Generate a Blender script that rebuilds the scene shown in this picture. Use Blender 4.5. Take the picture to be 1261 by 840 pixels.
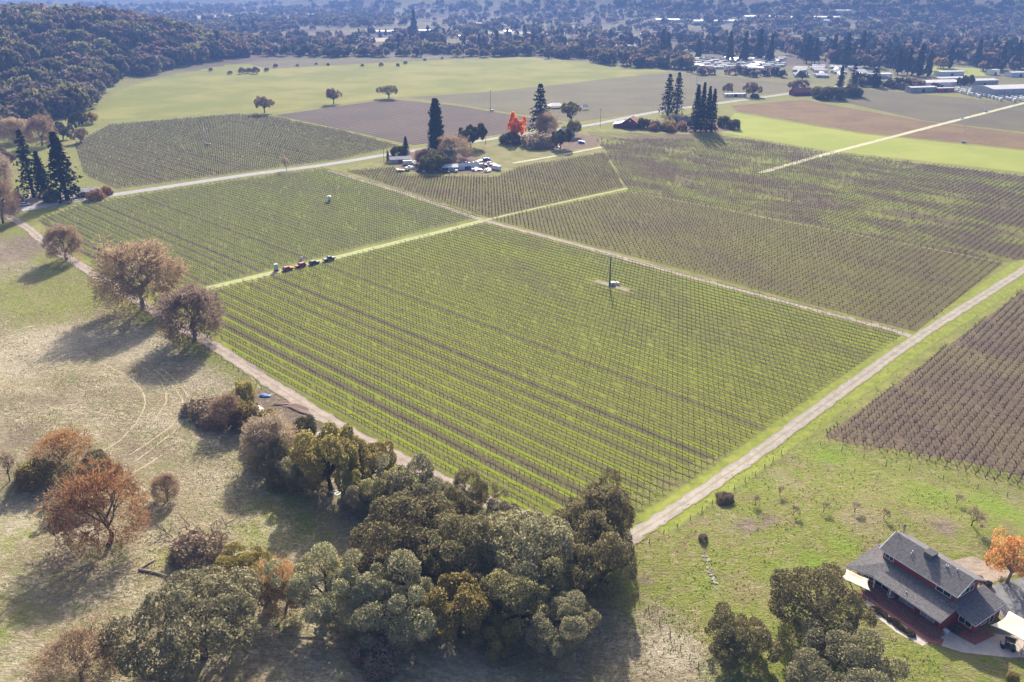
import bpy, math, random
import numpy as np
from math import radians, sin, cos, pi

# ------------------------------------------------------------------ camera, sky, sun, exposure
scene = bpy.context.scene
for o in list(bpy.data.objects):
    bpy.data.objects.remove(o)
col = scene.collection
FPX, CAMH, PITCH = 1000.0, 105.0, radians(23.85)
SUN_ELEV = 28.0

cam_d = bpy.data.cameras.new('camera')
cam = bpy.data.objects.new('camera', cam_d)
col.objects.link(cam)
cam.location = (0, 0, CAMH)
cam.rotation_euler = (radians(90) - PITCH, 0, 0)
cam_d.sensor_width = 36
cam_d.lens = 36 * FPX / 1261
cam_d.clip_start = 1
cam_d.clip_end = 30000
scene.camera = cam

world = bpy.data.worlds.new('World')
scene.world = world
world.use_nodes = True
wn = world.node_tree
sky = wn.nodes.new('ShaderNodeTexSky')
sky.sky_type = 'NISHITA'
sky.sun_disc = False
sky.sun_elevation = radians(SUN_ELEV)
sky.sun_rotation = 0.0
sky.air_density = .7
sky.dust_density = 6.0
sky.ozone_density = .2
wn.links.new(sky.outputs[0], wn.nodes['Background'].inputs[0])
wn.nodes['Background'].inputs[1].default_value = 0.085

sun_d = bpy.data.lights.new('sun', 'SUN')
sun_d.energy = 5.0
sun_d.angle = radians(1.2)
sun_d.color = (1.0, 0.90, 0.75)
sun = bpy.data.objects.new('sun', sun_d)
col.objects.link(sun)
sun.rotation_euler = (-radians(90 - SUN_ELEV), 0, radians(-3))

scene.view_settings.view_transform = 'Standard'
scene.view_settings.look = 'None'
scene.view_settings.exposure = 1.14
scene.view_settings.gamma = 1
scene.cycles.use_denoising = True
scene.cycles.max_bounces = 6
scene.cycles.diffuse_bounces = 4
scene.cycles.glossy_bounces = 2
scene.cycles.transmission_bounces = 5
scene.cycles.volume_bounces = 0
scene.cycles.caustics_reflective = False
scene.cycles.caustics_refractive = False
HAZE_DENSITY = 0.00023

rng = np.random.default_rng(7)
random.seed(5)


# ------------------------------------------------------------------ terrain height and ground lookup
def S(x, a, b):
    t = np.clip((np.asarray(x, float) - a) / (b - a), 0, 1)
    return t * t * (3 - 2 * t)


def wav(x, y, s, ph=0.0):
    return (np.sin(x / s + ph) * np.cos(y / s * 1.13 - ph * .7) + .6 * np.sin((x * .6 + y * .8) / s * 1.9 + ph * 2)
            + .4 * np.cos((x * .9 - y * .5) / s * 3.1 + ph * 3))


def hgt(x, y):
    x = np.asarray(x, float); y = np.asarray(y, float)
    s1 = (x + 96) * -.69 + (y - 239) * -.725          # beyond the track at the foot of the vineyard
    s2 = (x - 26.3) * .693 + (y - 143.2) * -.721      # beyond the lane on the right
    near = S(s1, 14, 110) * (1 - S(s2, -10, 60) * .7)
    h = 9 * near + near * 1.9 * wav(x, y, 17, .4) + near * .35 * wav(x, y, 6, 2.0)
    d = np.hypot(x - 76, y - 106)
    h = h + 3.0 * S(70 - d, 0, 42)                     # the rise the house stands on
    h = h + 2.2 * np.exp(-(((x + 118) / 24) ** 2 + ((y - 190) / 26) ** 2)) * S(s1, 14, 40)
    # wooded hill on the left
    hill = S(-x + 18 * np.sin(y / 90), 405, 640) * S(y, 620, 900) * (1 - S(y, 1300, 1750))
    h = h + hill * (50 + 6 * wav(x, y, 60, 1.0))
    # mountains closing the valley
    st = 1650 + np.clip(700 - x, 0, 4000) * 1.15
    m = S(y - st, 0, 2600)
    h = h + m * (330 + 75 * wav(x, y, 260, .8) + 25 * wav(x, y, 80, 2.2))
    return h


CP, SP = cos(PITCH), sin(PITCH)


def gp(px, py, z=None):
    """the point of the ground seen at a photograph position (z given: a level plane)"""
    a = (px - 630.5) / FPX; b = (420 - py) / FPX
    dx, dy, dz = a, CP + b * SP, -SP + b * CP
    if z is not None:
        t = (z - CAMH) / dz
        return np.array((dx * t, dy * t, z))
    if py < 75:                                        # far ground: march the ray to the first hit
        ts = np.geomspace(900, 12000, 900)
        hit = np.nonzero(CAMH + dz * ts < hgt(dx * ts, dy * ts))[0]
        t = ts[hit[0]] if len(hit) else 9000.0
        return np.array((dx * t, dy * t, float(hgt(dx * t, dy * t))))
    zz = 0.0
    for _ in range(12):
        t = (zz - CAMH) / dz
        zz = .5 * zz + .5 * float(hgt(dx * t, dy * t))
    t = (zz - CAMH) / dz
    return np.array((dx * t, dy * t, float(hgt(dx * t, dy * t))))


def gps(pts, z=None):
    return np.array([gp(p[0], p[1], z) for p in pts])


def depth(p):
    return p[1] * CP + (CAMH - p[2]) * SP


def project(P):
    P = np.asarray(P, float)
    D = P[..., 1] * CP - (P[..., 2] - CAMH) * SP
    U = (P[..., 2] - CAMH) * CP + P[..., 1] * SP
    return 630.5 + P[..., 0] / D * FPX, 420 - U / D * FPX


def top_z(base, py_top):
    v = (420 - py_top) / FPX
    return CAMH + base[1] * (v * CP - SP) / (CP + v * SP)


def in_poly(x, y, poly):
    inside = np.zeros(np.shape(x), bool)
    n = len(poly)
    for i in range(n):
        x1, y1 = poly[i][:2]; x2, y2 = poly[(i + 1) % n][:2]
        c = (y1 > y) != (y2 > y)
        with np.errstate(divide='ignore', invalid='ignore'):
            xi = (x2 - x1) * (y - y1) / (y2 - y1) + x1
        inside ^= c & (x < xi)
    return inside


# ------------------------------------------------------------------ materials
class NT:
    def __init__(s, name):
        s.m = bpy.data.materials.new(name); s.m.use_nodes = True
        s.t = s.m.node_tree; s.t.nodes.clear()
        s.out = s.t.nodes.new('ShaderNodeOutputMaterial')

    def n(s, kind, **kw):
        nd = s.t.nodes.new('ShaderNode' + kind)
        ins = kw.pop('ins', {})
        for k, v in kw.items(): setattr(nd, k, v)
        for k, v in ins.items(): s.set(nd.inputs[k], v)
        return nd

    def set(s, sock, v):
        if hasattr(v, 'outputs'): v = v.outputs[0]
        if isinstance(v, bpy.types.NodeSocket): s.t.links.new(v, sock)
        elif isinstance(v, tuple) and len(v) == 3 and sock.type == 'RGBA': sock.default_value = (*v, 1)
        else: sock.default_value = v

    def noise(s, scale, detail=4, rough=.55, vec=None, dist=0.0):
        nd = s.n('TexNoise', ins={'Scale': scale, 'Detail': detail, 'Roughness': rough, 'Distortion': dist})
        if vec is not None: s.set(nd.inputs['Vector'], vec)
        return nd.outputs[0]

    def ramp(s, f, lo, hi):
        nd = s.n('MapRange', interpolation_type='SMOOTHSTEP', ins={0: f, 1: lo, 2: hi})
        return nd.outputs[0]

    def mix(s, f, a, b, mode='MIX'):
        nd = s.n('Mix', data_type='RGBA', blend_type=mode)
        s.set(nd.inputs[0], f); s.set(nd.inputs[6], a); s.set(nd.inputs[7], b)
        return nd.outputs[2]

    def math(s, op, a, b=0.0, c=0.0):
        nd = s.n('Math', operation=op)
        s.set(nd.inputs[0], a); s.set(nd.inputs[1], b)
        if len(nd.inputs) > 2: s.set(nd.inputs[2], c)
        return nd.outputs[0]

    def bump(s, h, dist=.1, strength=.6):
        nd = s.n('Bump', ins={'Strength': strength, 'Distance': dist, 'Height': h})
        return nd.outputs[0]

    def bsdf(s, colr, rough=.9, normal=None, spec=.25, metal=0.0):
        nd = s.n('BsdfPrincipled', ins={'Base Color': colr, 'Roughness': rough, 'Metallic': metal, 'Specular IOR Level': spec})
        if normal is not None: s.set(nd.inputs['Normal'], normal)
        s.t.links.new(nd.outputs[0], s.out.inputs[0])
        return s.m


M = {}


def plain(name, c, rough=.7, var=.18, scale=3.0, spec=.3, metal=0.0):
    t = NT(name)
    pos = t.n('TexCoord').outputs['Object']
    f = t.noise(scale, 5, .6, pos)
    a = tuple(v * (1 - var) for v in c); b = tuple(min(1, v * (1 + var)) for v in c)
    M[name] = t.bsdf(t.mix(t.ramp(f, .3, .7), a, b), rough, t.bump(t.noise(scale * 6, 3, .6, pos), .01, .3), spec, metal)
    return M[name]


def leafmat(name, c1, c2, c3, trans=.3, nscale=.35):
    t = NT(name)
    pos = t.n('TexCoord').outputs['Object']
    isl = t.n('NewGeometry').outputs['Random Per Island']
    orand = t.n('ObjectInfo').outputs['Random']
    c = t.mix(isl, c1, c2)
    c = t.mix(t.math('MULTIPLY', t.ramp(t.noise(nscale, 3, .6, pos), .4, .75), .8), c, c3)
    hs = t.n('HueSaturation', ins={'Hue': t.math('MULTIPLY_ADD', orand, .024, .488), 'Saturation': 1.0,
                                  'Value': t.math('MULTIPLY_ADD', orand, .5, .75), 'Color': c}).outputs[0]
    d = t.n('BsdfDiffuse', ins={'Color': hs, 'Roughness': 1.0})
    tr = t.n('BsdfTranslucent', ins={'Color': hs})
    ms = t.n('MixShader', ins={0: trans})
    t.t.links.new(d.outputs[0], ms.inputs[1]); t.t.links.new(tr.outputs[0], ms.inputs[2])
    t.t.links.new(ms.outputs[0], t.out.inputs[0])
    M[name] = t.m
    return t.m


# leaves
leafmat('leaf_oak', (.27, .25, .12), (.44, .41, .22), (.35, .285, .15), .52)
leafmat('leaf_greyoak', (.33, .315, .185), (.50, .475, .30), (.36, .33, .18), .52)
leafmat('leaf_olive', (.29, .25, .085), (.44, .37, .15), (.40, .28, .125), .5)
leafmat('leaf_fargreen', (.16, .155, .065), (.27, .25, .115), (.21, .17, .09), .44)
leafmat('leaf_fargrey', (.17, .145, .11), (.27, .225, .18), (.19, .15, .115), .42)
leafmat('leaf_fardark', (.06, .06, .04), (.11, .10, .065), (.08, .07, .05), .35)
leafmat('leaf_brown', (.33, .24, .155), (.49, .37, .255), (.38, .27, .17), .48)
leafmat('leaf_farbrown', (.18, .125, .10), (.29, .195, .15), (.2, .135, .105), .42)
leafmat('leaf_greybrown', (.33, .26, .19), (.48, .39, .29), (.36, .26, .18), .5)
leafmat('leaf_orange', (.66, .35, .12), (.80, .48, .20), (.62, .31, .12), .52)
leafmat('leaf_rust', (.38, .20, .085), (.50, .31, .16), (.30, .24, .165), .48, 1.5)
leafmat('leaf_flame', (.80, .26, .04), (.9, .42, .06), (.75, .12, .03), .55)
leafmat('leaf_conifer', (.03, .042, .027), (.07, .085, .05), (.04, .05, .032), .15)
leafmat('leaf_yellow', (.45, .33, .06), (.55, .42, .10), (.4, .3, .08), .4)
leafmat('leaf_bush', (.10, .095, .045), (.18, .165, .08), (.13, .11, .06), .4)
plain('bark', (.09, .07, .055), .95, .4, 2.0)
plain('bark_pale', (.24, .20, .17), .95, .35, 2.0)
plain('vine_wood', (.05, .038, .03), .95, .35, .5)
plain('vine_bush_wood', (.09, .06, .05), .95, .4, .3)
plain('red_siding', (.30, .065, .05), .75, .22, 1.2)
plain('barn_red', (.20, .05, .045), .8, .3, .6)
plain('roof_shingle', (.165, .16, .165), .85, .28, 2.2)
plain('red_roof', (.27, .06, .06), .7, .25, .6)
plain('metal_roof', (.55, .56, .57), .45, .12, .4)
plain('white_paint', (.78, .77, .74), .55, .06, 1.0)
plain('cream_cloth', (.80, .72, .58), .85, .05, 1.0)
plain('concrete', (.46, .43, .40), .9, .12, .8)
plain('asphalt_drive', (.20, .21, .22), .9, .15, .8)
plain('brick_paving', (.32, .12, .10), .85, .25, 3.0)
plain('deck_wood', (.23, .11, .10), .8, .3, 3.0)
plain('dark_metal', (.06, .065, .07), .5, .2, 2.0)
plain('teal_metal', (.03, .09, .10), .5, .2, 1.0)
plain('grey_metal', (.42, .44, .46), .45, .12, 1.0, .4, .3)
plain('post_wood', (.13, .105, .085), .95, .4, 4.0)
plain('stone', (.42, .40, .37), .95, .3, 2.0)
plain('tarp_blue', (.03, .16, .50), .55, .2, 2.0)
plain('tyre', (.02, .02, .02), .8, .2, 5.0)
plain('car_red', (.42, .035, .05), .3, .08, 1.0, .5)
plain('car_navy', (.03, .045, .13), .3, .08, 1.0, .5)
plain('car_white', (.80, .80, .80), .3, .05, 1.0, .5)
plain('car_silver', (.52, .54, .56), .3, .08, 1.0, .5)
plain('grey_wall', (.40, .40, .40), .8, .12, .3)
plain('tan_wall', (.52, .45, .37), .8, .12, .3)
plain('pale_green_wall', (.42, .52, .50), .8, .12, .3)
plain('red_wall', (.45, .10, .10), .7, .12, .3)
plain('soil_heap', (.20, .14, .11), .98, .35, 1.0)
plain('black_rubber', (.03, .03, .035), .7, .2, 3.0)
t = NT('glass'); M['glass'] = t.bsdf((.03, .04, .05), .08, None, .6)


def ground_material():
    t = NT('meadow_ground')
    pos = t.n('NewGeometry').outputs['Position']
    zone = t.n('VertexColor', layer_name='zone').outputs[0]
    sep = t.n('SeparateColor', ins={0: zone})
    dry, lush, soil = sep.outputs[0], sep.outputs[1], sep.outputs[2]
    n1 = t.noise(.09, 6, .62, pos); n2 = t.noise(.55, 6, .7, pos); n3 = t.noise(2.2, 4, .75, pos); n4 = t.noise(.02, 5, .6, pos)
    # fibrous streaks of laid grass, running with the slope
    mp = t.n('Mapping', ins={0: pos, 2: (0, 0, .6), 3: (.8, 1.5, 1)})
    n5 = t.noise(.8, 5, .7, mp.outputs[0], .8)
    straw = t.mix(t.ramp(n5, .35, .68), (.25, .21, .135), (.62, .545, .385))
    straw = t.mix(t.math('MULTIPLY', t.ramp(n1, .44, .58), .8), straw, (.29, .235, .145))
    straw = t.mix(t.math('MULTIPLY', t.ramp(t.noise(.16, 6, .7, pos, 1.5), .47, .62), .75), straw, (.25, .27, .11))
    straw = t.mix(t.math('MULTIPLY', t.ramp(t.noise(1.1, 6, .75, pos, .6), .52, .66), .8), straw, (.62, .55, .43))
    straw = t.mix(t.math('MULTIPLY', t.ramp(n2, .5, .75), .55), straw, (.33, .34, .16))
    green = t.mix(t.ramp(n3, .3, .7), (.16, .215, .035), (.34, .37, .085))
    green = t.mix(t.ramp(n2, .46, .7), green, (.42, .36, .19))
    green = t.mix(t.math('MULTIPLY', t.ramp(t.noise(.2, 6, .7, pos, 1.0), .5, .64), .7), green, (.27, .20, .13))
    green = t.mix(t.math('MULTIPLY', t.ramp(n1, .5, .65), .6), green, (.36, .31, .15))
    lushc = t.mix(t.ramp(n3, .35, .65), (.13, .27, .02), (.31, .42, .05))
    lushc = t.mix(t.ramp(n2, .45, .8), lushc, (.36, .40, .11))
    dirt = t.mix(t.ramp(n2, .35, .7), (.19, .145, .11), (.37, .305, .235))
    jit = t.math('MULTIPLY_ADD', t.math('ADD', t.math('ADD', n1, n2), n3), 1.2, -1.8)
    def lerp(mask):
        return t.ramp(t.math('ADD', mask, jit), .2, .8)
    c = t.mix(lerp(dry), green, straw)
    palem = t.n('VertexColor', layer_name='zone').outputs[1]
    c = t.mix(t.math('MULTIPLY', lerp(palem), .75), c, t.mix(t.ramp(n5, .35, .65), (.44, .39, .28), (.70, .63, .48)))
    c = t.mix(lerp(lush), c, lushc)
    c = t.mix(lerp(soil), c, dirt)
    # far valley floor: muted patchwork of soil and stubble
    far = t.ramp(t.n('SeparateXYZ', ins={0: pos}).outputs[1], 700, 1300)
    fc = t.mix(t.ramp(t.noise(.004, 4, .6, pos), .4, .62), (.13, .10, .09), (.23, .22, .13))
    fc = t.mix(t.math('MULTIPLY', t.ramp(t.noise(.02, 5, .7, pos), .5, .75), .6), fc, (.09, .085, .07))
    c = t.mix(far, c, fc)
    c = t.mix(t.math('MULTIPLY', t.ramp(n3, .45, .75), .42), c, (.13, .10, .06), 'MIX')
    c = t.mix(.25, c, t.mix(n4, (.3, .3, .3), (1, 1, 1)), 'MULTIPLY')
    b = t.math('ADD', n3, t.math('MULTIPLY', n5, 1.2))
    M['meadow_ground'] = t.bsdf(c, 1.0, t.bump(b, .5, .9), .1)


ground_material()


def floor_material(name, green1, green2, soil1, soil2, pair_lo, pair_hi, spacing, patch=.5, green_amt=.5, cross=0.0, patch_scale=.03):
    """vineyard floor: mown alleys between rows; UV holds metres (along the row, across the rows)"""
    t = NT(name)
    uv = t.n('UVMap', uv_map='rows').outputs[0]
    pos = t.n('NewGeometry').outputs['Position']
    x = t.n('SeparateXYZ', ins={0: uv})
    u, v = x.outputs[0], x.outputs[1]
    nA = t.noise(patch_scale, 6, .65, t.n('Mapping', ins={0: uv, 3: (.55, 1.5, 1)}).outputs[0], .4); nB = t.noise(.9, 5, .7, pos); nC = t.noise(4.0, 3, .7, pos)
    mp = t.n('Mapping', ins={0: uv, 3: (.08, 1.2, 1)})
    nS = t.noise(1.0, 4, .65, mp.outputs[0])
    w = t.math('MULTIPLY_ADD', nB, .5, -.25)
    vv = t.math('ADD', t.math('DIVIDE', v, spacing), t.math('MULTIPLY', w, .35))
    fr = t.math('FRACT', vv)
    alley = t.math('ABSOLUTE', t.math('SUBTRACT', fr, .5))                    # 0 mid-alley, .5 under the vines
    under = t.ramp(alley, .25, .38)
    odd = t.math('ROUND', t.math('FRACT', t.math('MULTIPLY', t.math('FLOOR', vv), .5)))
    pairm = t.ramp(v, pair_lo, pair_hi)                                        # alternate alleys tilled on this side
    pairm = t.math('MULTIPLY', pairm, t.ramp(nS, .2, .42))
    green = t.mix(t.ramp(nC, .3, .7), green1, green2)
    green = t.mix(t.ramp(nB, .5, .8), green, tuple(a * .5 + b * .5 for a, b in zip(green2, soil2)))
    soil = t.mix(t.ramp(nB, .3, .7), soil1, soil2)
    soil = t.mix(t.math('MULTIPLY', t.ramp(nS, .45, .7), .6), soil, tuple(a * .55 + b * .45 for a, b in zip(soil2, green1)))
    gm = t.ramp(t.math('ADD', nA, t.math('MULTIPLY_ADD', nS, .35, -.17)), green_amt - patch * .3, green_amt + patch * .3)
    bare = t.math('SUBTRACT', 1.0, gm)
    wn = t.n('TexWhiteNoise', noise_dimensions='1D', ins={'W': t.math('FLOOR', vv)}).outputs[0]
    odd = t.math('MULTIPLY', odd, t.math('MULTIPLY_ADD', t.ramp(t.math('ADD', wn, t.math('MULTIPLY_ADD', nS, .8, -.4)), .15, .6), .55, .35))
    bare = t.math('MULTIPLY', bare, t.math('MULTIPLY_ADD', pairm, -.75, 1.0))
    bare = t.math('MAXIMUM', bare, t.math('MULTIPLY', odd, pairm))
    strip = t.math('MULTIPLY', under, t.math('MULTIPLY_ADD', nB, .5, .62))
    bare = t.math('MAXIMUM', bare, strip)
    if cross > 0:
        fu = t.math('ABSOLUTE', t.math('SUBTRACT', t.math('FRACT', t.math('DIVIDE', u, spacing)), .5))
        bare = t.math('MAXIMUM', bare, t.math('MULTIPLY', t.ramp(fu, .26, .42), cross))
    c = t.mix(t.math('MINIMUM', bare, 1.0), green, soil)
    M[name] = t.bsdf(c, 1.0, t.bump(t.math('ADD', nC, nB), .15, .6), .1)


GR1, GR2 = (.135, .20, .01), (.36, .42, .035)
SO1, SO2 = (.085, .063, .047), (.165, .13, .09)
floor_material('floor_main', GR1, GR2, SO1, SO2, 245, 145, 2.7, 1.0, .41)
floor_material('floor_road', GR1, (.27, .33, .055), SO1, (.19, .15, .115), 260, 150, 2.7, .8, .43)
floor_material('floor_head', (.145, .155, .03), (.25, .25, .06), (.085, .06, .045), (.165, .125, .08), 9998, 9999, 2.6, .9, .48, .35)
floor_material('floor_patchy', (.15, .205, .025), (.29, .33, .055), (.09, .064, .045), (.155, .12, .075), 9998, 9999, 2.5, .28, .53, .15, .03)
floor_material('floor_brown', (.21, .19, .07), (.28, .25, .10), (.115, .082, .063), (.195, .148, .112), 9998, 9999, 2.3, .8, .62, .3)
floor_material('floor_far', (.15, .18, .05), (.23, .25, .08), (.11, .08, .062), (.165, .125, .085), 1, 2, 2.7, .6, .47)


def field_material(name, c1, c2, c3, scale=.02, stripes=0.0):
    t = NT(name)
    pos = t.n('NewGeometry').outputs['Position']
    uv = t.n('UVMap', uv_map='rows').outputs[0]
    v = t.n('SeparateXYZ', ins={0: uv}).outputs[1]
    c = t.mix(t.ramp(t.noise(scale, 6, .62, pos), .38, .62), c1, c2)
    c = t.mix(t.math('MULTIPLY', t.ramp(t.noise(.5, 5, .7, pos), .45, .75), .6), c, c3)
    if stripes > 0:
        s = t.math('ABSOLUTE', t.math('SUBTRACT', t.math('FRACT', t.math('DIVIDE', v, 5.4)), .5))
        c = t.mix(t.math('MULTIPLY', t.ramp(s, .15, .35), stripes), c, tuple(k * .45 for k in c1))
    M[name] = t.bsdf(c, 1.0, t.bump(t.noise(1.2, 4, .7, pos), .3, .6), .1)


field_material('verge_grass', (.18, .20, .05), (.26, .265, .08), (.30, .26, .12), .12)
field_material('green_field', (.20, .225, .045), (.30, .295, .08), (.20, .18, .065), .012, .3)
field_material('rough_grass', (.19, .19, .07), (.26, .25, .10), (.24, .18, .10), .1)
field_material('lime_field', (.27, .32, .055), (.32, .36, .075), (.31, .31, .09), .02)
field_material('dark_field', (.12, .092, .08), (.155, .12, .10), (.18, .155, .10), .015, .75)
field_material('brown_field', (.165, .15, .095), (.22, .205, .12), (.24, .235, .10), .012, .8)
field_material('olive_field', (.15, .13, .085), (.20, .18, .105), (.22, .21, .09), .015, .8)
field_material('rust_field', (.20, .125, .075), (.27, .185, .09), (.28, .25, .10), .03, .7)
field_material('pale_field', (.42, .38, .26), (.50, .46, .33), (.36, .36, .2), .01)
field_material('yard_dirt', (.30, .25, .21), (.40, .34, .28), (.20, .17, .12), .15)
field_material('leaf_litter', (.15, .105, .08), (.21, .15, .11), (.27, .22, .16), .3)


def road_material(name, c1, c2, rut, grass, grass_amt):
    t = NT(name)
    pos = t.n('NewGeometry').outputs['Position']
    uv = t.n('UVMap', uv_map='rows').outputs[0]
    v = t.n('SeparateXYZ', ins={0: uv}).outputs[1]         # -1..1 across
    n1 = t.noise(.35, 5, .65, pos); n2 = t.noise(2.5, 4, .7, pos)
    c = t.mix(t.ramp(n1, .35, .65), c1, c2)
    c = t.mix(t.math('MULTIPLY', t.ramp(n2, .4, .8), .5), c, rut)
    av = t.math('ABSOLUTE', v)
    g = t.math('ADD', av, t.math('MULTIPLY_ADD', n1, 1.1, -.55))
    edge = t.ramp(g, .72, .95)
    mid = t.math('SUBTRACT', 1.0, t.ramp(t.math('ADD', av, t.math('MULTIPLY_ADD', n1, .6, -.3)), .08, .26))
    gm = t.math('MAXIMUM', edge, t.math('MULTIPLY', mid, grass_amt))
    c = t.mix(gm, c, t.mix(n2, grass, tuple(k * 1.5 for k in grass)))
    M[name] = t.bsdf(c, 1.0, t.bump(n2, .05, .5), .1)


road_material('gravel_road', (.33, .29, .265), (.44, .395, .36), (.26, .215, .19), (.20, .21, .09), .55)
road_material('dirt_road', (.36, .30, .27), (.47, .40, .35), (.24, .19, .165), (.18, .17, .07), .4)
road_material('paved_road', (.36, .36, .37), (.43, .43, .44), (.30, .30, .30), (.34, .34, .34), 0.0)
road_material('grass_track', (.42, .43, .24), (.50, .48, .30), (.30, .34, .12), (.22, .32, .06), .8)
road_material('pale_lane', (.55, .52, .40), (.62, .58, .45), (.40, .40, .24), (.26, .32, .10), .5)
road_material('strip_grass', (.175, .225, .03), (.28, .31, .06), (.32, .29, .11), (.15, .165, .05), 0.0)
road_material('hay_track', (.40, .345, .24), (.47, .41, .295), (.30, .26, .17), (.30, .27, .16), .7)


# ------------------------------------------------------------------ mesh helpers
def np_mesh(name, V, F):
    V = np.ascontiguousarray(V, np.float32); F = np.ascontiguousarray(F, np.int32)
    me = bpy.data.meshes.new(name)
    n, k = F.shape
    me.vertices.add(len(V)); me.vertices.foreach_set('co', V.ravel())
    me.loops.add(n * k); me.loops.foreach_set('vertex_index', F.ravel())
    me.polygons.add(n)
    me.polygons.foreach_set('loop_start', np.arange(0, n * k, k, dtype=np.int32))
    me.update(calc_edges=True)
    return me


def link(name, me, mat=None, parent=None, loc=None):
    o = bpy.data.objects.new(name, me)
    col.objects.link(o)
    if mat is not None and me is not None and not me.materials:
        me.materials.append(M[mat] if isinstance(mat, str) else mat)
    if parent is not None: o.parent = parent
    if loc is not None: o.location = loc
    return o


def tag(o, label=None, cat=None, group=None, kind=None):
    if label: o['label'] = label
    if cat: o['category'] = cat
    if group: o['group'] = group
    if kind: o['kind'] = kind
    return o


def empty(name, loc, rz=0.0, label=None, cat=None, group=None, scale=None):
    o = bpy.data.objects.new(name, None)
    col.objects.link(o)
    o.empty_display_size = .3
    o.location = loc; o.rotation_euler = (0, 0, rz)
    if scale is not None: o.scale = scale
    return tag(o, label, cat, group)


class MB:
    def __init__(s): s.v = []; s.f = []

    def add(s, vs, fs):
        k = len(s.v); s.v += [tuple(map(float, p)) for p in vs]; s.f += [tuple(i + k for i in f) for f in fs]; return s

    def box(s, x0, x1, y0, y1, z0, z1):
        return s.add([(x0, y0, z0), (x1, y0, z0), (x1, y1, z0), (x0, y1, z0), (x0, y0, z1), (x1, y0, z1), (x1, y1, z1), (x0, y1, z1)],
                     [(0, 3, 2, 1), (4, 5, 6, 7), (0, 1, 5, 4), (1, 2, 6, 5), (2, 3, 7, 6), (3, 0, 4, 7)])

    def slab(s, pts, th):
        """polygon in 3D given thickness downwards"""
        n = len(pts); lo = [(p[0], p[1], p[2] - th) for p in pts]
        return s.add(list(pts) + lo, [tuple(range(n)), tuple(range(2 * n - 1, n - 1, -1))] +
                     [(i, i + n, (i + 1) % n + n, (i + 1) % n) for i in range(n)])

    def tube(s, pts, rads, n=6, cap=True):
        pts = [np.array(p, float) for p in pts]; base = len(s.v); rings = []
        for i, p in enumerate(pts):
            d = pts[min(i + 1, len(pts) - 1)] - pts[max(i - 1, 0)]
            d = d / (np.linalg.norm(d) + 1e-9)
            a = np.cross(d, (0, 0, 1) if abs(d[2]) < .9 else (1, 0, 0)); a /= np.linalg.norm(a); b = np.cross(d, a)
            rings.append([p + rads[i] * (a * cos(2 * pi * k / n) + b * sin(2 * pi * k / n)) for k in range(n)])
        vs = [q for r in rings for q in r]
        fs = [(i * n + k, i * n + (k + 1) % n, (i + 1) * n + (k + 1) % n, (i + 1) * n + k) for i in range(len(pts) - 1) for k in range(n)]
        if cap: fs += [tuple(range(n - 1, -1, -1)), tuple(range((len(pts) - 1) * n, len(pts) * n))]
        return s.add(vs, fs)

    def prism(s, prof, y0, y1):
        """profile in XZ extruded along Y"""
        n = len(prof)
        return s.add([(p[0], y0, p[1]) for p in prof] + [(p[0], y1, p[1]) for p in prof],
                     [tuple(range(n)), tuple(range(2 * n - 1, n - 1, -1))] + [(i, i + n, (i + 1) % n + n, (i + 1) % n) for i in range(n)])

    def mesh(s, name):
        me = bpy.data.meshes.new(name); me.from_pydata(s.v, [], s.f); me.update(); return me

    def build(s, name, mat, parent=None, loc=None, bevel=0.0):
        o = link(name, s.mesh(name), mat, parent, loc)
        if bevel:
            b = o.modifiers.new('bevel', 'BEVEL'); b.width = bevel; b.segments = 1; b.limit_method = 'ANGLE'
        return o


UDIR = np.array((-.730, .683)); VDIR = np.array((.683, .730))


def sheet(name, poly2d, z, mat, rot=0.0):
    poly2d = np.asarray(poly2d)[:, :2]
    me = bpy.data.meshes.new(name)
    me.from_pydata([(p[0], p[1], z) for p in poly2d], [], [tuple(range(len(poly2d)))])
    uvl = me.uv_layers.new(name='rows')
    c, s_ = cos(rot), sin(rot)
    for lp in me.loops:
        p = np.array(me.vertices[lp.vertex_index].co[:2])
        u, v = p @ UDIR, p @ VDIR
        uvl.data[lp.index].uv = (u * c - v * s_, u * s_ + v * c)
    if me.polygons[0].normal.z < 0: me.flip_normals()
    return tag(link(name, me, mat), kind='structure')


def resample(pts, step):
    pts = np.asarray(pts, float)[:, :2]
    # Catmull-Rom through the points
    P = np.vstack([2 * pts[0] - pts[1], pts, 2 * pts[-1] - pts[-2]]); out = []
    for i in range(1, len(P) - 2):
        n = max(2, int(np.linalg.norm(P[i + 1] - P[i]) / step))
        for k in range(n):
            t_ = k / n
            out.append(.5 * (2 * P[i] + (P[i + 1] - P[i - 1]) * t_ + (2 * P[i - 1] - 5 * P[i] + 4 * P[i + 1] - P[i + 2]) * t_ ** 2
                             + (3 * P[i] - P[i - 1] - 3 * P[i + 1] + P[i + 2]) * t_ ** 3))
    out.append(P[-2])
    return np.array(out)


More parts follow.
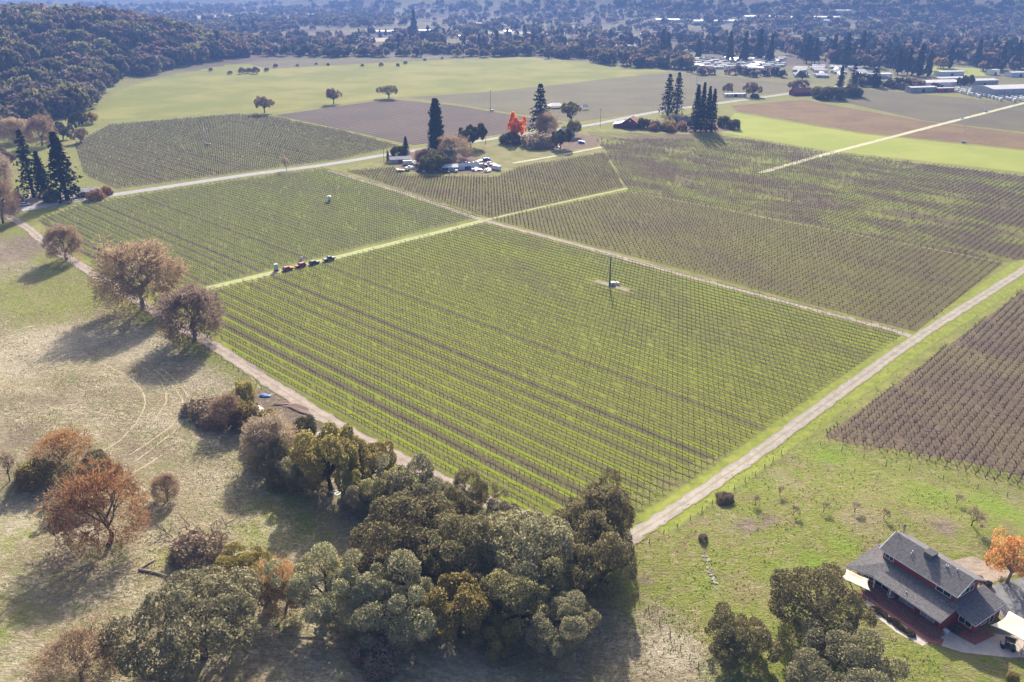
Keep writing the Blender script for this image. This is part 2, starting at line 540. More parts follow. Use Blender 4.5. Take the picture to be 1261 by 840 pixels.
def road(name, pts, width, z, mat, step=3.0, jit=.18):
    c = resample(pts, step); n = len(c)
    d = np.gradient(c, axis=0); d /= np.linalg.norm(d, axis=1)[:, None]
    nr = np.stack([-d[:, 1], d[:, 0]], 1)
    ac = np.array((-1, -.5, 0, .5, 1.0)); k = len(ac)
    w = width / 2 * (1 + jit * rng.uniform(-1, 1, (n, 2)))
    V = np.zeros((n, k, 3))
    for j, a in enumerate(ac):
        off = a * (w[:, 0] if a < 0 else w[:, 1])
        V[:, j, :2] = c + nr * off[:, None]
    V[:, :, 2] = hgt(V[:, :, 0], V[:, :, 1]) + z
    idx = np.arange(n * k).reshape(n, k)
    F = np.stack([idx[:-1, :-1], idx[:-1, 1:], idx[1:, 1:], idx[1:, :-1]], -1).reshape(-1, 4)[:, ::-1]
    me = np_mesh(name, V.reshape(-1, 3), F)
    L = np.concatenate([[0], np.cumsum(np.linalg.norm(np.diff(c, axis=0), axis=1))])
    UV = np.stack([np.repeat(L, k), np.tile(ac, n)], 1)
    uvl = me.uv_layers.new(name='rows')
    li = np.zeros(len(me.loops), np.int32); me.loops.foreach_get('vertex_index', li)
    uvl.data.foreach_set('uv', UV[li].astype(np.float32).ravel())
    if me.polygons[0].normal.z < 0: me.flip_normals()
    return tag(link(name, me, mat), kind='structure')


# ------------------------------------------------------------------ the ground
def blob_mask(X, Y, blobs):
    m = np.zeros_like(X)
    for (px, py, r, a) in blobs:
        g = gp(px, py)
        rot = 0.0
        m = np.maximum(m, a * np.exp(-(((X - g[0]) ** 2 + (Y - g[1]) ** 2) / (r * r))))
    return m


def build_ground():
    az = np.concatenate([np.arange(-180, -46, 3.0), np.arange(-46, 46, .33), np.arange(46, 180, 3.0)])
    az = np.radians(az)
    r = np.concatenate([[4, 12, 25, 40], np.geomspace(55, 700, 190), np.geomspace(715, 9000, 110)])
    A, R = np.meshgrid(az, r, indexing='ij')
    X, Y = R * np.sin(A), R * np.cos(A)
    Z = hgt(X, Y)
    na, nr = X.shape
    idx = np.arange(na * nr).reshape(na, nr)
    nx = np.roll(idx, -1, axis=0)
    F = np.stack([idx[:, :-1], nx[:, :-1], nx[:, 1:], idx[:, 1:]], -1).reshape(-1, 4)[:, ::-1]
    V = np.stack([X, Y, Z], -1).reshape(-1, 3)
    V = np.vstack([V, [(0, 0, float(hgt(0, 0)))]])
    me = np_mesh('ground', V, F)
    # middle cap
    cap = np.stack([idx[:, 0], nx[:, 0], np.full(na, len(V) - 1)], -1)
    bm_v, bm_f = None, None
    x, y = V[:, 0], V[:, 1]
    s1 = (x + 96) * -.69 + (y - 239) * -.725
    s2 = (x - 26.3) * .693 + (y - 143.2) * -.721
    dry = S(s1, 4, 16) * (1 - S(x + 0.25 * (y - 120), 20, 34))
    for (px, py, rr, a) in [(30, 360, 34, .75), (110, 355, 22, .7), (70, 385, 14, .6), (340, 620, 12, .5), (390, 640, 10, .5), (20, 650, 12, .45), (10, 760, 10, .5),
                            (300, 560, 10, .35), (215, 690, 7, .5), (330, 660, 9, .45), (60, 640, 9, .3), (540, 735, 6, .3)]:
        g = gp(px, py); dry = dry * (1 - a * np.exp(-(((x - g[0]) ** 2 + (y - g[1]) ** 2) / (rr * rr))))
    dry = np.maximum(dry, blob_mask(x, y, [(900, 640, 5, .5), (1060, 640, 7, .45), (800, 775, 7, .9), (850, 830, 8, .9), (960, 590, 6, .45)]))
    lush = blob_mask(x, y, [(1000, 690, 4.5, .75), (1040, 672, 5, .7), (960, 700, 4, .6), (870, 720, 4, .45), (930, 770, 5, .45), (1150, 610, 9, .55), (1230, 625, 9, .6),
                            (1020, 560, 8, .7), (930, 600, 8, .45), (1150, 815, 6, .4), (60, 380, 8, .35), (120, 370, 6, .35)])
    soil = blob_mask(x, y, [(925, 650, 3.6, .85), (945, 640, 3.0, .8), (1165, 650, 3.5, .7), (795, 718, 2.0, .7), (45, 300, 22, .85), (15, 310, 20, .8), (235, 460, 9, .35), (335, 488, 7, 1.0), (360, 505, 9, 1.1), (395, 528, 9, 1.1), (345, 500, 14, .8),
                            (390, 520, 12, .8), (430, 560, 10, .7), (960, 565, 5, .5), (40, 610, 6, .35), (520, 650, 12, .55), (620, 690, 10, .5), (1020, 575, 3, .5), (1250, 610, 5, .6)])
    pale = blob_mask(x, y, [(60, 425, 20, 1.0), (10, 445, 18, .9), (170, 428, 15, .9), (30, 640, 9, .9), (100, 650, 6, .7), (240, 470, 10, .7), (190, 520, 8, .6), (330, 640, 8, .6), (560, 830, 9, .8), (830, 800, 6, .9), (380, 825, 8, .6), (270, 590, 10, .5)])
    soil = np.maximum(soil, blob_mask(x, y, [(50, 495, 14, .5), (130, 478, 12, .45), (165, 560, 7, .5), (20, 540, 10, .5), (215, 610, 6, .35)]))
    c = np.stack([dry, lush, soil, pale], -1).astype(np.float32)
    at = me.color_attributes.new('zone', 'FLOAT_COLOR', 'POINT')
    at.data.foreach_set('color', c.ravel())
    for p in (0,):
        if me.polygons[p].normal.z < 0: me.flip_normals()
    me.polygons.foreach_set('use_smooth', np.ones(len(me.polygons), bool))
    return tag(link('ground', me, 'meadow_ground'), kind='structure')


build_ground()

# grass apron that all vineyard blocks stand in
sheet('grass_verge', gps([(20, 268), (130, 248), (420, 206), (600, 176), (730, 158), (880, 160), (1010, 182), (1330, 225), (1480, 330), (1500, 640),
                          (1262, 612), (1130, 580), (1000, 545), (780, 652), (625, 628), (270, 428), (130, 342)], 0), .012, 'verge_grass')

PX = {
    'main': [(250, 362), (596, 275), (1114, 411), (795, 629), (770, 641), (700, 640), (625, 620), (500, 563), (360, 482), (276, 427)],
    'left': [(46, 271), (100, 253), (200, 236), (400, 208), (592, 267), (245, 354), (137, 344)],
    'yard': [(425, 211), (484, 206), (500, 216), (612, 218), (640, 206), (745, 188), (768, 231), (604, 269)],
    'head': [(606, 270.5), (772, 236), (1236, 324), (1128, 409)],
    'patchy': [(773, 235), (745, 186), (722, 162), (885, 166), (1010, 187), (1261, 217), (1400, 240), (1420, 300), (1264, 319), (1239, 323.5)],
    'right': [(1268, 352), (1014, 538), (1130, 570), (1262, 604), (1400, 640), (1500, 420)],
    'far_left': [(92, 178), (135, 154), (293, 141), (335, 144), (420, 161), (492, 180), (420, 196), (143, 233), (104, 215)],
}
POLY = {k: gps(v, 0)[:, :2] for k, v in PX.items()}
sheet('vineyard_floor', POLY['main'], .024, 'floor_main')
sheet('vineyard_floor', POLY['left'], .024, 'floor_road')
sheet('vineyard_floor', POLY['yard'], .024, 'floor_head')
sheet('vineyard_floor', POLY['head'], .024, 'floor_head')
sheet('vineyard_floor', POLY['patchy'], .024, 'floor_patchy')
sheet('vineyard_floor', POLY['right'], .024, 'floor_brown')
sheet('vineyard_floor', POLY['far_left'], .024, 'floor_far')
sheet('plough_field', gps([(338, 142), (480, 122), (560, 130), (695, 152), (600, 168), (508, 179), (420, 159)], 0), .03, 'dark_field')
sheet('grass_field', gps([(122, 147), (114, 122), (160, 103), (270, 80), (420, 73), (650, 70), (745, 78), (830, 88), (600, 113), (480, 120), (333, 139), (292, 138)], 0), .03, 'green_field', .8)
sheet('stubble_field', gps([(300, 77), (420, 71), (640, 68), (560, 73), (420, 80), (330, 85)], 0), .06, 'brown_field')
sheet('bare_vineyard_field', gps([(502, 120), (600, 113.5), (832, 90), (905, 95), (1005, 108), (930, 118), (800, 138), (705, 151), (560, 128)], 0), .03, 'brown_field', .5)
sheet('grass_field', gps([(905, 139), (1060, 165), (1300, 190), (1310, 218), (1010, 184), (888, 163)], 0), .03, 'lime_field')
sheet('rust_vineyard_field', gps([(900, 130), (990, 123), (1140, 150), (1300, 169), (1300, 188), (1065, 163.5), (908, 137.5)], 0), .03, 'rust_field')
sheet('bare_vineyard_field', gps([(1000, 117), (1060, 109), (1300, 131), (1300, 167), (1140, 149)], 0), .03, 'olive_field', .5)
for q, mt in [([(385, 60), (460, 57), (480, 60), (400, 64)], 'green_field'), ([(318, 57), (345, 55), (352, 58), (320, 60)], 'pale_field'),
              ([(930, 19), (1090, 24), (1060, 28), (900, 22)], 'pale_field'), ([(700, 30), (800, 33), (780, 36), (690, 33)], 'green_field'),
              ([(1205, 46), (1270, 46), (1270, 52), (1200, 50)], 'pale_field'), ([(1150, 82), (1205, 84), (1215, 94), (1140, 92)], 'lime_field'),
              ([(560, 60), (640, 56), (660, 58), (570, 64)], 'brown_field'), ([(860, 40), (1000, 40), (1010, 44), (870, 44)], 'brown_field'),
              ([(180, 45), (330, 40), (340, 44), (190, 49)], 'brown_field'), ([(1100, 30), (1200, 27), (1190, 32), (1110, 34)], 'rust_field'),
              ([(420, 33), (560, 31), (560, 34), (425, 37)], 'brown_field'), ([(690, 52), (760, 50), (770, 54), (700, 56)], 'green_field'),
              ([(430, 48), (500, 46), (510, 50), (440, 52)], 'pale_field'), ([(600, 38), (700, 40), (690, 43), (600, 41)], 'pale_field'), ([(740, 40), (850, 44), (840, 47), (735, 44)], 'brown_field'),
              ([(60, 24), (160, 22), (170, 25), (70, 28)], 'brown_field'), ([(1020, 52), (1110, 55), (1100, 58), (1015, 56)], 'brown_field'), ([(230, 20), (300, 18), (310, 21), (240, 23)], 'pale_field')]:
    sheet('valley_field', gps(q, 0), .05, mt, .4)

# roads and tracks
road('gravel_track', gps([(-60, 232), (20, 272), (60, 302), (130, 347), (200, 389), (262, 425), (300, 450), (360, 489), (420, 527), (500, 569), (560, 599), (625, 628), (700, 656), (760, 672), (790, 657)], 0), 4.6, .07, 'dirt_road', 2.5)
road('gravel_lane', gps([(775, 664), (800, 650), (830, 631), (900, 583), (1000, 509), (1128, 417), (1200, 371), (1261, 332), (1340, 280)], 0), 3.9, .09, 'gravel_road', 1.6, .16)
for off in ((-9, -5), (9, 7)):
    road('grass_strip', gps([(x_ + off[0], y_ + off[1]) for x_, y_ in ((800, 650), (830, 631), (900, 583), (1000, 509), (1128, 417), (1200, 371), (1261, 332), (1340, 280))], 0), 5.4, .018, 'strip_grass', 2.5, .12)
road('dirt_track', gps([(405, 210), (500, 239), (598, 272), (700, 299), (850, 341), (1000, 381), (1090, 404), (1126, 416)], 0), 3.4, .05, 'dirt_road', 2.5)
road('grass_track', gps([(242, 358), (340, 335), (430, 313), (520, 291), (598, 271)], 0), 4.2, .045, 'grass_track', 2.5)
road('grass_track', gps([(598, 271), (680, 252), (772, 232)], 0), 2.2, .04, 'grass_track', 2.5)
road('paved_road', gps([(-90, 276), (35, 257), (100, 246), (200, 231), (300, 216), (400, 203), (473, 191), (540, 181), (600, 172), (660, 163), (720, 155), (753, 149), (807, 138), (880, 128), (960, 117), (1040, 106)], 0), 7.0, .055, 'paved_road', 6, .04)
road('pale_lane', gps([(936, 213), (985, 199), (1036, 185), (1140, 158), (1261, 127), (1320, 112)], 0), 4.6, .06, 'pale_lane', 4)
road('pale_lane', gps([(632, 201), (690, 191), (742, 181)], 0), 3.4, .06, 'pale_lane', 4)
sheet('rough_pasture', gps([(425, 209), (482, 203), (500, 214), (612, 217), (745, 187), (722, 162), (640, 170), (560, 184), (500, 190)], 0), .02, 'rough_grass')
sheet('farm_yard', gps([(478, 197), (505, 186), (560, 184), (618, 205), (600, 214), (520, 214), (488, 205)], 0), .04, 'leaf_litter')
sheet('farm_yard', gps([(630, 168), (700, 162), (740, 170), (735, 181), (690, 186), (632, 180)], 0), .04, 'leaf_litter')
sheet('farm_yard', gps([(756, 155), (830, 146), (900, 152), (908, 161), (860, 164), (770, 161)], 0), .04, 'leaf_litter')
sheet('farm_yard', gps([(-60, 245), (20, 240), (100, 235), (140, 236), (90, 246), (0, 262), (-60, 268)], 0), .045, 'yard_dirt')
for pts in ([(190, 455), (212, 475), (226, 498), (215, 520), (190, 540), (160, 560)], [(196, 451), (222, 474), (235, 500), (222, 524), (196, 546), (166, 568)],
            [(262, 428), (300, 455), (320, 478)], [(150, 572), (110, 600), (60, 640)], [(150, 440), (190, 462), (205, 490), (190, 520)], [(120, 445), (165, 470), (178, 500), (150, 540), (100, 570)], [(200, 560), (150, 590), (120, 610)]):
    road('hay_track', gps(pts), .4, .02, 'hay_track', 1.2, .8)


# ------------------------------------------------------------------ grapevines
def prism_tpl(segs):
    """thin three-sided limbs: (p0, p1, r0, r1) -> verts, tris"""
    V, F = [], []
    for p0, p1, r0, r1 in segs:
        p0 = np.array(p0, float); p1 = np.array(p1, float); d = p1 - p0; d /= np.linalg.norm(d)
        a = np.cross(d, (0, 0, 1) if abs(d[2]) < .9 else (1, 0, 0)); a /= np.linalg.norm(a); b = np.cross(d, a)
        k = len(V)
        for p, r in ((p0, r0), (p1, r1)):
            for j in range(3):
                V.append(p + r * (a * cos(2.094 * j) + b * sin(2.094 * j)))
        for j in range(3):
            q = (j + 1) % 3
            F += [(k + j, k + q, k + 3 + q), (k + j, k + 3 + q, k + 3 + j)]
    return np.array(V), np.array(F)


def vine_template(kind, seed):
    r = np.random.default_rng(seed)
    if kind == 'trellis':
        sg = [((0, 0, -.05), (.03, 0, .95), .06, .045), ((.02, .05, 0), (.02, .05, 1.75), .035, .03),
              ((0, 0, .9), (.95, 0, 1.02), .075, .055), ((0, 0, .9), (-.9, 0, 1.0), .075, .055)]
        for x in (-.7, -.3, .35, .75):
            sg.append(((x, 0, .98), (x + r.uniform(-.12, .12), r.uniform(-.16, .16), 1.35 + r.uniform(0, .2)), .03, .018))
    elif kind.startswith('head'):
        sg = [((0, 0, -.05), (.02, .02, .7), .11, .09)]
        for k in range(11 if kind == 'head' else 7):
            a = k * .9 + r.uniform(-.3, .3); l = r.uniform(.4, .95)
            sg.append(((0, 0, .65), (l * cos(a), l * sin(a), .85 + r.uniform(0, .75)), .045 if kind == 'head' else .06, .02))
    else:
        sg = [((0, 0, -.05), (0, 0, 1.5), .13, .1), ((-1.0, 0, 1.0), (1.0, 0, 1.0), .12, .12)]
    return prism_tpl(sg)


def vine_points(poly, su, sv, inset=0.0, skip=.03, jit=.1, seed=1, rot=0.0):
    r = np.random.default_rng(seed)
    c, s_ = cos(rot), sin(rot)
    U = UDIR * c + VDIR * s_; Vv = -UDIR * s_ + VDIR * c
    pu, pv = poly @ U, poly @ Vv
    gu = np.arange(math.floor(pu.min() / su), pu.max() / su + 1) * su
    gv = np.arange(math.floor(pv.min() / sv), pv.max() / sv + 1) * sv
    A, B = np.meshgrid(gu, gv, indexing='ij')
    A = A + r.uniform(-jit, jit, A.shape); B = B + r.uniform(-.06, .06, B.shape)
    P = A.ravel()[:, None] * U + B.ravel()[:, None] * Vv
    ok = in_poly(P[:, 0], P[:, 1], poly) & (r.random(len(P)) > skip)
    return P[ok], math.atan2(U[1], U[0])


def scatter_mesh(name, P, ang, tpls, mat, seed, smin=.8, smax=1.15, z=0.02, spin=.1):
    r = np.random.default_rng(seed)
    which = r.integers(0, len(tpls), len(P)); Vs, Fs, k = [], [], 0
    for w, (TV, TF) in enumerate(tpls):
        Q = P[which == w]; n = len(Q)
        if not n: continue
        a = ang + r.uniform(-spin, spin, n) + (r.random(n) < .5) * pi
        s = r.uniform(smin, smax, n)
        x = TV[None, :, 0] * s[:, None]; y = TV[None, :, 1] * s[:, None]
        V = np.stack([x * np.cos(a)[:, None] - y * np.sin(a)[:, None] + Q[:, 0:1], x * np.sin(a)[:, None] + y * np.cos(a)[:, None] + Q[:, 1:2],
                      TV[None, :, 2] * s[:, None] + z + 0 * x], -1)
        Vs.append(V.reshape(-1, 3)); Fs.append((TF[None] + (np.arange(n) * len(TV))[:, None, None]).reshape(-1, 3) + k); k += n * len(TV)
    return np_mesh(name, np.vstack(Vs), np.vstack(Fs))


TR = [vine_template('trellis', i) for i in range(5)]
HS = [vine_template('headsmall', 40 + i) for i in range(5)]
HD = [vine_template('head', 20 + i) for i in range(5)]
LO = [vine_template('low', 0)]
# main block: the 300 vines that show largest stand singly
P, ang = vine_points(POLY['main'], 1.7, 2.7, seed=3)
wm_spot = gp(755, 352)[:2]
P = P[(np.abs((P - wm_spot) @ UDIR) > 9) | (np.abs((P - wm_spot) @ VDIR) > 2.6)]
px, py = project(np.column_stack([P, np.full(len(P), 1.0)]))
vis = ~((px > 685) & (px < 782) & (py > 588)) & ~((px < 645) & (py > 555)) & ~((px < 690) & (py > 606))
d = np.hypot(P[:, 0], P[:, 1]) + np.where(vis, 0, 1e6)
near_i = np.argsort(d)[:300]
protos = []
for i in range(5):
    protos.append(np_mesh('grapevine', *TR[i]))
    protos[-1].materials.append(M['vine_wood'])
for n_, i in enumerate(near_i):
    o = link('grapevine', protos[n_ % 5], None, None, (P[i, 0], P[i, 1], .02))
    o.rotation_euler = (0, 0, ang + random.uniform(-.1, .1)); s = random.uniform(.85, 1.12); o.scale = (s, s, s)
    tag(o, 'bare dark grapevine tied to its stake in the bright green rows above the oak grove', 'grapevine', 'bare grapevines at the near corner of the main block')
rest = np.delete(P, near_i, 0)
tag(link('grapevine_rows', scatter_mesh('grapevine_rows', rest, ang, TR, 'vine_wood', 1), 'vine_wood'),
    'trellised rows of bare vines between the grass track and the gravel lane', 'vineyard', None, 'stuff')
P, ang = vine_points(POLY['left'], 1.7, 2.7, seed=4)
tag(link('grapevine_rows', scatter_mesh('grapevine_rows', P, ang, TR, 'vine_wood', 2), 'vine_wood'),
    'trellised rows of bare vines between the paved road and the parked cars', 'vineyard', None, 'stuff')
for key, lab, mt, sp in (('yard', 'grid of head-pruned vines beside the cluttered farm yard', 'vine_bush_wood', 2.3), ('head', 'dense grid of head-pruned vines above the dirt track', 'vine_bush_wood', 2.6),
                         ('patchy', 'patchy brown vineyard below the lime green field', 'vine_bush_wood', 2.5), ('right', 'bushy brown old vines right of the gravel lane', 'vine_bush_wood', 2.05)):
    P, ang = vine_points(POLY[key], sp, sp, seed=len(key), jit=.14)
    q = P
    if key == 'patchy':
        keep = project(np.column_stack([P, np.zeros(len(P))]))[1] > 172
        keep &= np.random.default_rng(4).random(len(P)) > .55 * S(wav(P[:, 0], P[:, 1], 14, .3), .2, 1.2)
        q = P[keep]
    tag(link('grapevine_rows', scatter_mesh('grapevine_rows', q, ang, HS if key in ('patchy', 'head') else HD, mt, 5, .8, 1.2, .02, 3.1), mt), lab, 'vineyard', None, 'stuff')
P, ang = vine_points(POLY['far_left'], 2.4, 2.7, seed=8)
tag(link('grapevine_rows', scatter_mesh('grapevine_rows', P, ang, LO, 'vine_wood', 6), 'vine_wood'),
    'rows of vines across the paved road below the lone round oak', 'vineyard', None, 'stuff')


# ------------------------------------------------------------------ trees
def cards(P, N, size, r, aspect=1.0, tilt=.9):
    """leaf-sized quads at P facing roughly N"""
    n = len(P)
    nn = N + tilt * r.normal(size=(n, 3)); nn /= np.linalg.norm(nn, axis=1)[:, None] + 1e-9
    a = np.cross(nn, r.normal(size=(n, 3))); a /= np.linalg.norm(a, axis=1)[:, None] + 1e-9
    b = np.cross(nn, a)
    s = (size * r.uniform(.6, 1.3, n))[:, None]
    a = a * s * .5 * aspect; b = b * s * .5
    k = .18 * s * nn
    V = np.stack([P - a - b, P + a - b * .7 + k, P + a + b, P - a * .8 + b - k], 1).reshape(-1, 3)
    F = np.arange(4 * n).reshape(n, 4)
    return V, F


def sphere_dirs(n, r, zmin=-1.0):
    i = np.arange(n) + .5
    z = 1 - (1 - zmin) * i / n
    ph = i * 2.39996 + r.uniform(0, 6)
    q = np.sqrt(np.clip(1 - z * z, 0, 1))
    d_ = np.stack([q * np.cos(ph), q * np.sin(ph), z], -1) + r.normal(size=(n, 3)) * .12
    return d_ / np.linalg.norm(d_, axis=1)[:, None]


def lobes(r, R, zc, nl, lr, zmin=-.45, spread=.7):
    D_ = sphere_dirs(nl, r, zmin)
    C = D_ * np.array(R) * (spread * r.uniform(.6, 1.22, nl))[:, None]
    C[:, 2] += zc
    rad = lr * r.uniform(.55, 1.4, nl)
    return C, rad


def lobe_points(r, C, rad, n, R, zc, cull=.78):
    nl = len(C)
    w = rad ** 2 / (rad ** 2).sum()
    which = r.choice(nl, n, p=w)
    d_ = r.normal(size=(n, 3)); d_ /= np.linalg.norm(d_, axis=1)[:, None]
    out = (C - np.array((0, 0, zc * .8))); out /= np.linalg.norm(out, axis=1)[:, None] + 1e-9
    flip = ((d_ * out[which]).sum(1) < -.35)
    d_[flip] *= -1
    P_ = C[which] + d_ * (rad[which] * r.uniform(.72, 1.06, n))[:, None]
    keep = np.ones(n, bool)
    for k in range(nl):
        keep &= ~((np.linalg.norm(P_ - C[k], axis=1) < rad[k] * cull) & (which != k))
    keep &= P_[:, 2] > .03
    return P_[keep], d_[keep]


def oak_proto(seed, mat, bark='bark', nl=64, n=34000, size=.026, zc=.46, R=(1, 1, .5), lr=.26, zmin=-.8, spread=.74, tilt=.55, trunk_r=.05):
    """unit tree: crown radius 1, height 1 (scaled when placed)"""
    r = np.random.default_rng(seed)
    asp = 1.0
    # work in a space where z is stretched to the same unit as x, then squash
    k = 1.25
    # crown of several limb-ends, each carrying its own cluster of leaf lobes: uneven outline with gaps between
    nm = int(r.integers(6, 9))
    Dm = sphere_dirs(nm, r, zmin * .55)
    Cm = Dm * np.array((R[0], R[1], R[2] * k)) * (r.uniform(.42, .78, nm))[:, None]
    Cm = np.vstack([Cm, [(r.normal() * .1, r.normal() * .1, R[2] * k * .35)]])
    which = np.arange(nl) % (nm + 1)
    off = sphere_dirs(nl, r, -.7); r.shuffle(off)
    C = Cm[which] + off * np.array((.30, .30, .24)) * r.uniform(.6, 1.25, (nl, 1)); C[:, 2] += zc * k
    rad = lr * r.uniform(.45, 1.0, nl)
    C[:, :2] *= r.uniform(.8, 1.12, 2)
    P_, N_ = lobe_points(r, C, rad, n, R, zc * k)
    V, F = cards(P_, N_, size, r, 1.0, tilt)
    V[:, 2] /= k
    top = V[:, 2].max(); V[:, 2] /= top
    crown = np_mesh('crown', V, F)
    mb = MB()
    fork = np.array((r.uniform(-.06, .06), r.uniform(-.06, .06), .24))
    mb.tube([(0, 0, -.04), (fork[0] * .3, fork[1] * .4, .1), fork], [trunk_r * 1.25, trunk_r, trunk_r * .85], 8)
    for i in r.choice(nl, min(nl, 14), replace=False):
        e = C[i] * np.array((.92, .92, .92 / k / top)); m_ = (fork + e) * .5 + r.normal(size=3) * .04 + np.array((0, 0, .03))
        mb.tube([fork, fork * .6 + m_ * .4 + r.normal(size=3) * .015, m_, e], [trunk_r * .6, trunk_r * .42, trunk_r * .3, trunk_r * .1], 5, False)
        for j in range(3):
            q = e + r.normal(size=3) * (.16, .16, .09)
            mb.tube([m_, (m_ + q) * .5 + r.normal(size=3) * .03, q], [trunk_r * .22, trunk_r * .14, trunk_r * .05], 4, False)
    trunk = mb.mesh('trunk')
    trunk.materials.append(M[bark]); crown.materials.append(M[mat])
    return trunk, crown


def bare_proto(seed, mat, bark='bark', levels=5, spread=.75, leaf_n=3, leaf=.022, twig=.15, leafy=1.0, trunk=.2, up=.25, dome=1.0):
    r = np.random.default_rng(seed)
    segs = []; tips = []

    def grow(p, d_, l, rad, lev):
        d_ = d_ / np.linalg.norm(d_)
        mid = p + d_ * l * .5 + r.normal(size=3) * l * .07
        e = p + d_ * l + r.normal(size=3) * l * .06
        segs.append((p, mid, e, rad, rad * .8, rad * .62, lev))
        if lev >= levels:
            tips.append((mid, e, d_)); return
        if lev >= levels - 2: tips.append((mid, e, d_))
        nb = 3 if lev < 2 else (3 if r.random() < .55 else 2)
        if lev == 0: nb = 5
        for j in range(nb):
            ax = r.normal(size=3); ax -= ax.dot(d_) * d_; ax /= np.linalg.norm(ax)
            nd = d_ * r.uniform(.45, .9) + ax * r.uniform(.55, 1.0) * spread * 1.25 + np.array((0, 0, up * (1 if lev < 3 else .2)))
            grow(e if j < 2 else mid * .4 + e * .6, nd, l * r.uniform(.62, .86) * (1.25 if lev == 0 else 1), rad * .62 * r.uniform(.7, 1.0), lev + 1)
    grow(np.zeros(3), np.array((r.uniform(-.1, .1), r.uniform(-.1, .1), 1.0)), trunk, .022, 0)
    mb = MB()
    for (a, m_, e, r0, r1, r2, lev) in segs:
        if lev <= 4: mb.tube([a, m_, e], [max(r0, .0035), max(r1, .003), max(r2, .0025)], 7 if lev == 0 else (5 if lev < 3 else 3), False)
    V0 = np.array(mb.v)
    mx = np.abs(V0[:, :2]).max() * .95; mz = V0[:, 2].max()
    mb.v = [(v[0] / mx, v[1] / mx, (v[2] / mz) if v[2] > 0 else v[2] - .02) for v in mb.v]
    trk = mb.mesh('trunk'); trk.materials.append(M[bark])
    T = np.array([(m_, e) for m_, e, _ in tips]); n = len(T)
    Vs, Fs, k = [], [], 0
    # fine twigs
    nt = n * 5
    i = r.integers(0, n, nt)
    b = T[i, 0] + (T[i, 1] - T[i, 0]) * r.random((nt, 1))
    dd = (T[i, 1] - T[i, 0]); dd /= np.linalg.norm(dd, axis=1)[:, None]; dd = dd + r.normal(size=(nt, 3)) * .7; dd /= np.linalg.norm(dd, axis=1)[:, None]
    sc = np.array((1 / mx, 1 / mx, 1 / mz))
    b = b * sc; dd = dd * np.array((1, 1, .8)) * twig * r.uniform(.4, 1, (nt, 1))
    sd = np.cross(dd, r.normal(size=(nt, 3))); sd /= np.linalg.norm(sd, axis=1)[:, None]; sd *= .006
    Vs.append(np.stack([b - sd, b + sd, b + dd + sd * .5, b + dd - sd * .5], 1).reshape(-1, 3)); Fs.append(np.arange(4 * nt).reshape(nt, 4)); k += 4 * nt
    # the outer haze of twigs that fills the dome between the limbs
    nd = int(6500 * dome)
    if nd:
        dr = r.normal(size=(nd, 3)); dr /= np.linalg.norm(dr, axis=1)[:, None]; dr[:, 2] = np.where(dr[:, 2] < -.75, -dr[:, 2], dr[:, 2])
        lump = 1 + .10 * np.sin(5 * dr[:, 0] + seed) * np.cos(4 * dr[:, 1]) + .08 * np.sin(9 * dr[:, 2] + 7 * dr[:, 0])
        b2 = dr * (r.uniform(.45, 1.0, nd) ** .6 * lump)[:, None] * np.array((.92, .92, .5)) + np.array((0, 0, .48))
        b = np.vstack([b, b2]); d2 = dr + r.normal(size=(nd, 3)) * .6; d2 /= np.linalg.norm(d2, axis=1)[:, None]; d2 = d2 * np.array((1, 1, .6)) * twig * r.uniform(.4, 1.0, (nd, 1)); dd = np.vstack([dd, d2])
        s2 = np.cross(d2, r.normal(size=(nd, 3))); s2 /= np.linalg.norm(s2, axis=1)[:, None]; s2 *= .005
        Vs.append(np.stack([b2 - s2, b2 + s2, b2 + d2 + s2 * .4, b2 + d2 - s2 * .4], 1).reshape(-1, 3)); Fs.append(np.arange(4 * nd).reshape(nd, 4) + k); k += 4 * nd
        nt += nd
    nl = int((n * leaf_n + nd * .8) * leafy)
    i = r.integers(0, nt, nl)
    lp = b[i] + dd[i] * r.uniform(.1, 1.1, (nl, 1)) + r.normal(size=(nl, 3)) * .02
    V, F = cards(lp, np.zeros((nl, 3)) + (0, 0, .4), leaf, r, .8, 1.0)
    Vs.append(V); Fs.append(F + k)
    V = np.vstack(Vs); V = V[:, :] ; V[:, 2] = np.maximum(V[:, 2], .02)
    crown = np_mesh('crown', V, np.vstack(Fs)); crown.materials.append(M[mat])
    return trk, crown


